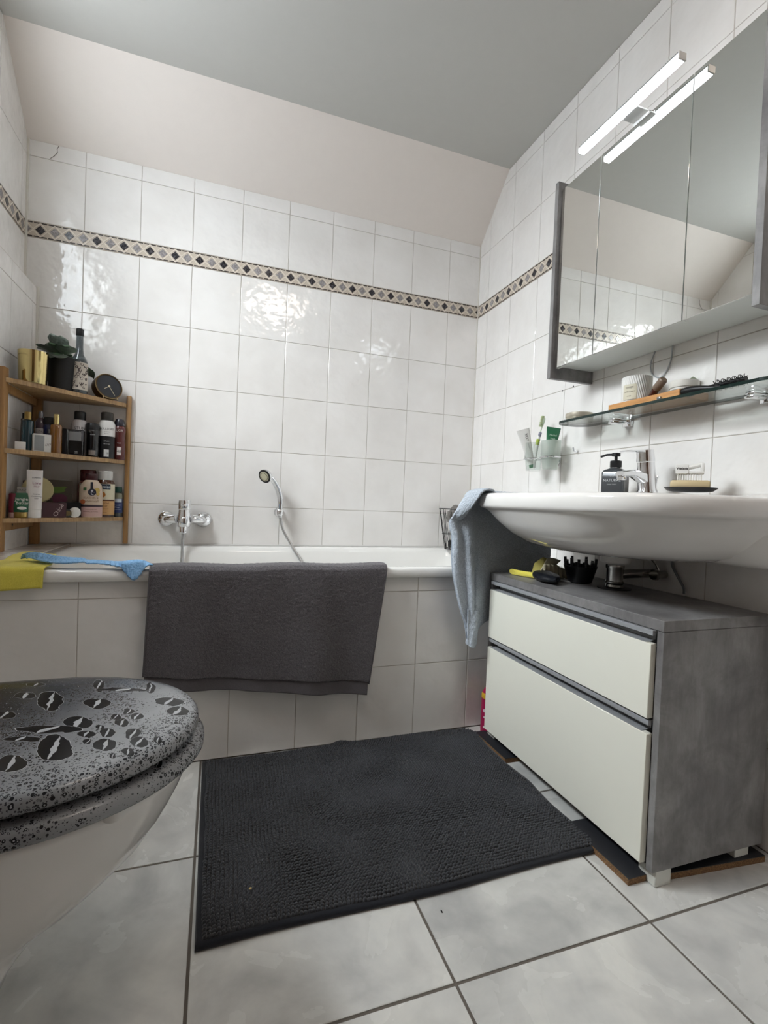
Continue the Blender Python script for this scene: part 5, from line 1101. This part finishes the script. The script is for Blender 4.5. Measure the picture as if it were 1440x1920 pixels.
# rows from the inside of the basin over the rim and down; four plan points each (front edge ... wall side)
BR = [
 (79.0, [(-45, -97), (-44, -93), (-42, -88), (-34, -83), (-16, -82.5)]),
 (82.75, [(-46.5, -98), (-45.5, -92), (-42, -86), (-34, -80.5), (-15, -80)]),
 (83.4, [(-48.8, -98.5), (-47.6, -91), (-44, -84.5), (-35, -79), (-14, -78.4)]),
 (82.6, [(-50.9, -98.5), (-50.2, -90), (-46, -82.8), (-36, -77.6), (-12.5, -77.2)]),
 (80.0, [(-51.2, -96), (-51.4, -88), (-46.5, -82.8), (-36, -77.8), (-11, -77)]),
 (75.0, [(-50.5, -88), (-53.2, -85.5), (-46.8, -84.2), (-36.5, -79), (-10, -77.2)]),
 (72.5, [(-50, -81.5), (-53.6, -84.3), (-47, -84.8), (-36.5, -79.2), (-10, -77.3)]),
 (68.0, [(-49, -80), (-52.2, -84.2), (-46.5, -85), (-37, -79.6), (-10, -77.6)]),
 (62.0, [(-49, -80), (-51.8, -84), (-46, -84.8), (-38.2, -80.6), (-10, -78)]),
 (57.0, [(-48.6, -80), (-51.2, -83.8), (-45.6, -84.8), (-39.2, -81.4), (-11, -78.6)]),
 (50.0, [(-47, -80.5), (-49.5, -83.5), (-44.6, -84.4), (-40.2, -82), (-14, -79)]),
 (44.0, [(-46, -81), (-47.5, -83.2), (-44, -84), (-40.9, -82.2), (-22, -79.6)]),
 (40.0, [(-45, -81.2), (-45.8, -83), (-43.6, -83.8), (-41.2, -82.3), (-36, -80.5)]),
 (36.0, [(-44.6, -81.5), (-45.0, -83.1), (-43.5, -83.8), (-41.6, -83), (-41.4, -81.6)]),
 (32.6, [(-44.5, -81.6), (-44.8, -83.1), (-43.4, -83.8), (-41.8, -83), (-41.6, -81.8)]),
]
def btow(u, v):
    k = v*(len(BR)-1); i = min(int(k), len(BR)-2); f = k-i
    def row(j):
        j = max(0, min(len(BR)-1, j)); z, P_ = BR[j]
        tt = u*4; a = min(int(tt), 3); g = tt-a
        pa = Vector(P_[max(a-1, 0)]); pb = Vector(P_[a]); pc = Vector(P_[a+1]); pd = Vector(P_[min(a+2, 4)])
        p = 0.5*((2*pb)+(-pa+pc)*g+(2*pa-5*pb+4*pc-pd)*g*g+(-pa+3*pb-3*pc+pd)*g**3)
        return Vector((p.x, p.y, z))
    p0, p1, p2, p3 = row(i-1), row(i), row(i+1), row(i+2)
    p = 0.5*((2*p1)+(-p0+p2)*f+(2*p0-5*p1+4*p2-p3)*f*f+(-p0+3*p1-3*p2+p3)*f**3)
    d = max(0, min(1, (82-p.z)/14)); am = d*(1.0 if p.z > 50 else max(.25, (p.z-30)/20))
    fold = am*(1.0*math.sin(u*27+.8+.6*math.sin(p.z*.07))+.3*math.sin(u*51+1.1+p.z*.03))
    dirn = Vector((-.35, -.93, 0))
    if u < .2: fold *= u/.2
    if u > .8: fold *= .6
    return tuple(p+dirn*(fold*.75))
cloth('pile', btow, 230, 250, M['terry_blue'], t, .55, .16, 5)
def bedge(u, v):
    p = Vector(btow(.19, .4+.55*v)); return tuple(p+Vector((-.2-.5*u, -.45, 0)))
M['terry_edge'] = mk_terry('pale_blue_hem', hexc('8f9bad'), hexc('aeb9c8'), 900, .4)
cloth('hem_band', bedge, 5, 120, M['terry_edge'], t, .35, .03)
def btail(u, v): return (-46.0+.5*v+(3.8-.9*v)*u, -84.35+.3*math.sin(u*6+2*v)-.25*v, 44.5-11.6*v-.5*u-.6*v*math.sin(u*3))
cloth('tail_fold', btail, 40, 80, M['terry_blue'], t, .5, .14, 9)

# ---------------------------------------------------------------- cloths on the bath edge
def ycl(u, v):
    pth = [(-37.5, 57.5), (-44, 57.6), (-60, 57.6), (-70, 57.7), (-74.6, 57.8), (-75.9, 57.2), (-76.1, 55.6), (-76.2, 52.0-.4*math.sin(u*5))]
    y, z = path(pth, v); w0 = [(-183.5, -179.6), (-182.2, -171.0), (-181, -168.8), (-184, -166.3), (-188, -166.6)]
    k = v*4; i = min(int(k), 3); f = k-i; xl = w0[i][0]+(w0[i+1][0]-w0[i][0])*f; xr_ = w0[i][1]+(w0[i+1][1]-w0[i][1])*f
    x = xl+(xr_-xl)*u
    return (x, y+.25*math.sin(x*.7)*(z < 57), z+.35*abs(noise.noise(Vector((x*.25, y*.2, 0))))*(z > 57.3)+.7*math.exp(-((y+50)/5)**2)*(.5+.5*math.sin(u*7)))
tag(cloth('yellow_cloth', ycl, 50, 70, M['yellow'], None, .3, .03), 'bright yellow cleaning cloth over the left end of the bathtub edge', 'cloth')
def bcl(u, v):
    c_ = catmull([(-175.0, -62.5, 0), (-168.5, -67.0, 0), (-160, -70.3, 0), (-151.5, -72.2, 0), (-145.5, -73.2, 0), (-141.6, -73.8, 0)], 61)[min(60, int(u*60))]
    hw = [.6, 4.4, 4.6, 3.2, 3.4, 3.0, 1.6]; k = u*6; i = min(int(k), 5); h_ = hw[i]+(hw[i+1]-hw[i])*(k-i)
    y = c_.y+h_*(1-2*v)*.95; x = c_.x+(1-2*v)*-.9
    z = 58.35+1.0*math.sin(PI*v)*(.6+.6*math.sin(u*9+1))*.8+1.1*math.sin(PI*v)*math.exp(-((u-.28)/.2)**2)+.5*abs(math.sin(v*7+u*3))*(u < .45)+.3*math.sin(u*16)
    if y < -75.6:
        z -= min(1.2, (-75.6-y)*.5)
    hang = math.exp(-((u-.79)/.09)**2)
    if v > .62: y = min(y, -75.6-.9*hang*(v-.62)/.38) if hang > .2 else y; z -= hang*(v-.62)/.38*3.9
    return (x, y, max(z, 57.9) if hang < .2 or v < .62 else z)
tag(cloth('blue_cloth', bcl, 90, 26, M['bluecloth'], None, .35, .02), 'light blue textured cleaning cloth lying along the bath edge beside the dark towel', 'cloth')

# ---------------------------------------------------------------- bits on top of the vanity cabinet
CT = 56.25
tag(MB().rings([[(x, y+dy, CT+dz) for (dy, dz) in [(1.9*math.cos(2*PI*k/20)*(1 if s_ else 1), .95+.9*math.sin(2*PI*k/20)) for k in range(20)]] for x, y, s_ in ((-31.6, -87.2, 0), (-31.2, -89.5, 1), (-30.4, -92.5, 1), (-28.6, -96.5, 0))]).build('yellow_folded_cloth', M['yellow']), 'small folded yellow cloth on the front left of the vanity cabinet top', 'cloth')
def lump(name, label, cat, c, r, mat, seed, sq, rz=0.0, pinch=0.0, flat_=0.0):
    mb = MB(); R__ = Matrix.Rotation(rz, 3, 'Z')
    def f(u, v):
        a = u*2*PI; p = v*PI-PI/2; d = Vector((math.cos(a)*math.cos(p), math.sin(a)*math.cos(p), math.sin(p)))
        k = 1+.10*noise.noise(d*2.2+Vector((seed, 0, 0)))+.05*noise.noise(d*6)
        q = Vector((d.x*sq[0], d.y*sq[1], d.z*sq[2]))*r*k
        if pinch: q.y *= 1-pinch*abs(d.x)**2; q.z *= 1-pinch*.5*max(0, d.x)
        q = R__ @ q; q.z = max(q.z, -r*sq[2]*.92); return q
    mb.grid(f, 40, 22); o = mb.build(name, mat, loc=(c[0], c[1], c[2]+r*sq[2]*.92)); return tag(o, label, cat)
lump('black_pouch', 'small shiny black pouch at the front edge of the vanity cabinet top', 'pouch', (-29.0, -101.0, CT+.02), 6.0, cm('15171d', .35), 2, (1.35, .62, .27), math.radians(-108), .45)
t = thing('beige_pouch', 'olive and cream fabric pouch with a gathered edge behind the small black pouch', 'pouch', (-23.0, -94.0, CT+.02), math.radians(12))
MB().rings([[(-4.5, -2.2, 0), (4.8, -2.6, 0), (5.2, 2.4, 0), (-5.0, 2.6, 0)], [(-5.2, -1.6, 2.0), (5.2, -1.8, 2.6), (5.2, 2.0, 3.6), (-4.2, 2.0, 4.5)], [(-2.4, -.2, 5.2), (3.6, -.6, 4.0), (4.4, 1.4, 4.6), (-1.6, .8, 6.6)]]).build('fabric', cm('b3a75c', .9, var=.2, bump=.5), t, ang=80)
mb = MB()
def gath(u, v): a = -5.6+11.6*u; return (a, -2.9-.35*math.sin(u*38)-.3*v, 3.6-3.3*v+.35*math.sin(u*5)+(1.2-1.6*u)*(1-v))
cloth('gathered_edge', gath, 90, 14, cm('c9c0a6', .9, var=.15), t, .25, .04)
def flap(u, v): return (-6.8+5.4*v+(1.6+2.5*v)*u*1.6, -2.6+1.9*v, 2.4+4.0*v-.8*u+.25*math.sin(u*4))
cloth('cream_flap', flap, 20, 20, cm('d2cbb0', .9, var=.1), t, .25, .04)
t = thing('black_prong_bowl', 'black plastic bowl with upright prongs beside the siphon under the washbasin', 'bowl', (-18.8, -103.8, CT+.02))
MB().lathe([(2.6, 0), (3.4, .3), (4.9, 5.2), (4.6, 5.2), (3.2, .8), (0, .8)], (0, 0, 0), 28).build('bowl', M['black'], t)
mb = MB()
for k in range(13):
    a_ = 2*PI*k/13; mb.tube([(4.2*math.cos(a_), 4.2*math.sin(a_), 4.5), (4.5*math.cos(a_), 4.5*math.sin(a_), 6.6+1.0*(k % 2))], .42, 8)
for k in range(5):
    a_ = 2*PI*k/5+.3; mb.tube([(1.8*math.cos(a_), 1.8*math.sin(a_), .8), (1.9*math.cos(a_), 1.9*math.sin(a_), 6.0)], .4, 8)
mb.build('prongs', M['black'], t)
# magenta bottle beside the cabinet
t = thing('magenta_bottle', 'magenta cleaner bottle with yellow band between bathtub front and vanity cabinet', 'bottle', (-32.9, -78.7, .02))
MB().lathe([(2.4, 0), (2.7, .3), (2.7, 12.2)], (0, 0, 0), 28).build('bottle', cm('a8174f', .3), t)
MB().lathe([(2.72, 12.25), (2.72, 13.2), (2.5, 14.0)], (0, 0, 0), 28).build('yellow_band', cm('d8a92c', .4), t)
MB().lathe([(2.5, 14.05), (1.7, 15.4), (1.1, 16.0), (.2, 16.1)], (0, 0, 0), 28).build('cap', cm('a8174f', .3), t)
mb = MB()
for z, r in ((2.6, .35), (6.0, .3), (8.2, .55)): mb.lathe([(r, 0), (r, .1), (0, .12)], (-2.45, -1.1, z), 14, Matrix.Rotation(math.radians(25), 4, 'Z') @ Matrix.Rotation(-PI/2, 4, 'Y'))
mb.build('white_print', cm('e4d5dc', .4), t)
# a small dark insect-like speck and hair on the tiles
tag(MB().box(-.12, -.3, 0, .12, .3, .06).build('speck', M['blackmat'], loc=(-81.0, -141.5, .02)), 'small dark speck of lint on the floor tile in front of the mat', 'speck')
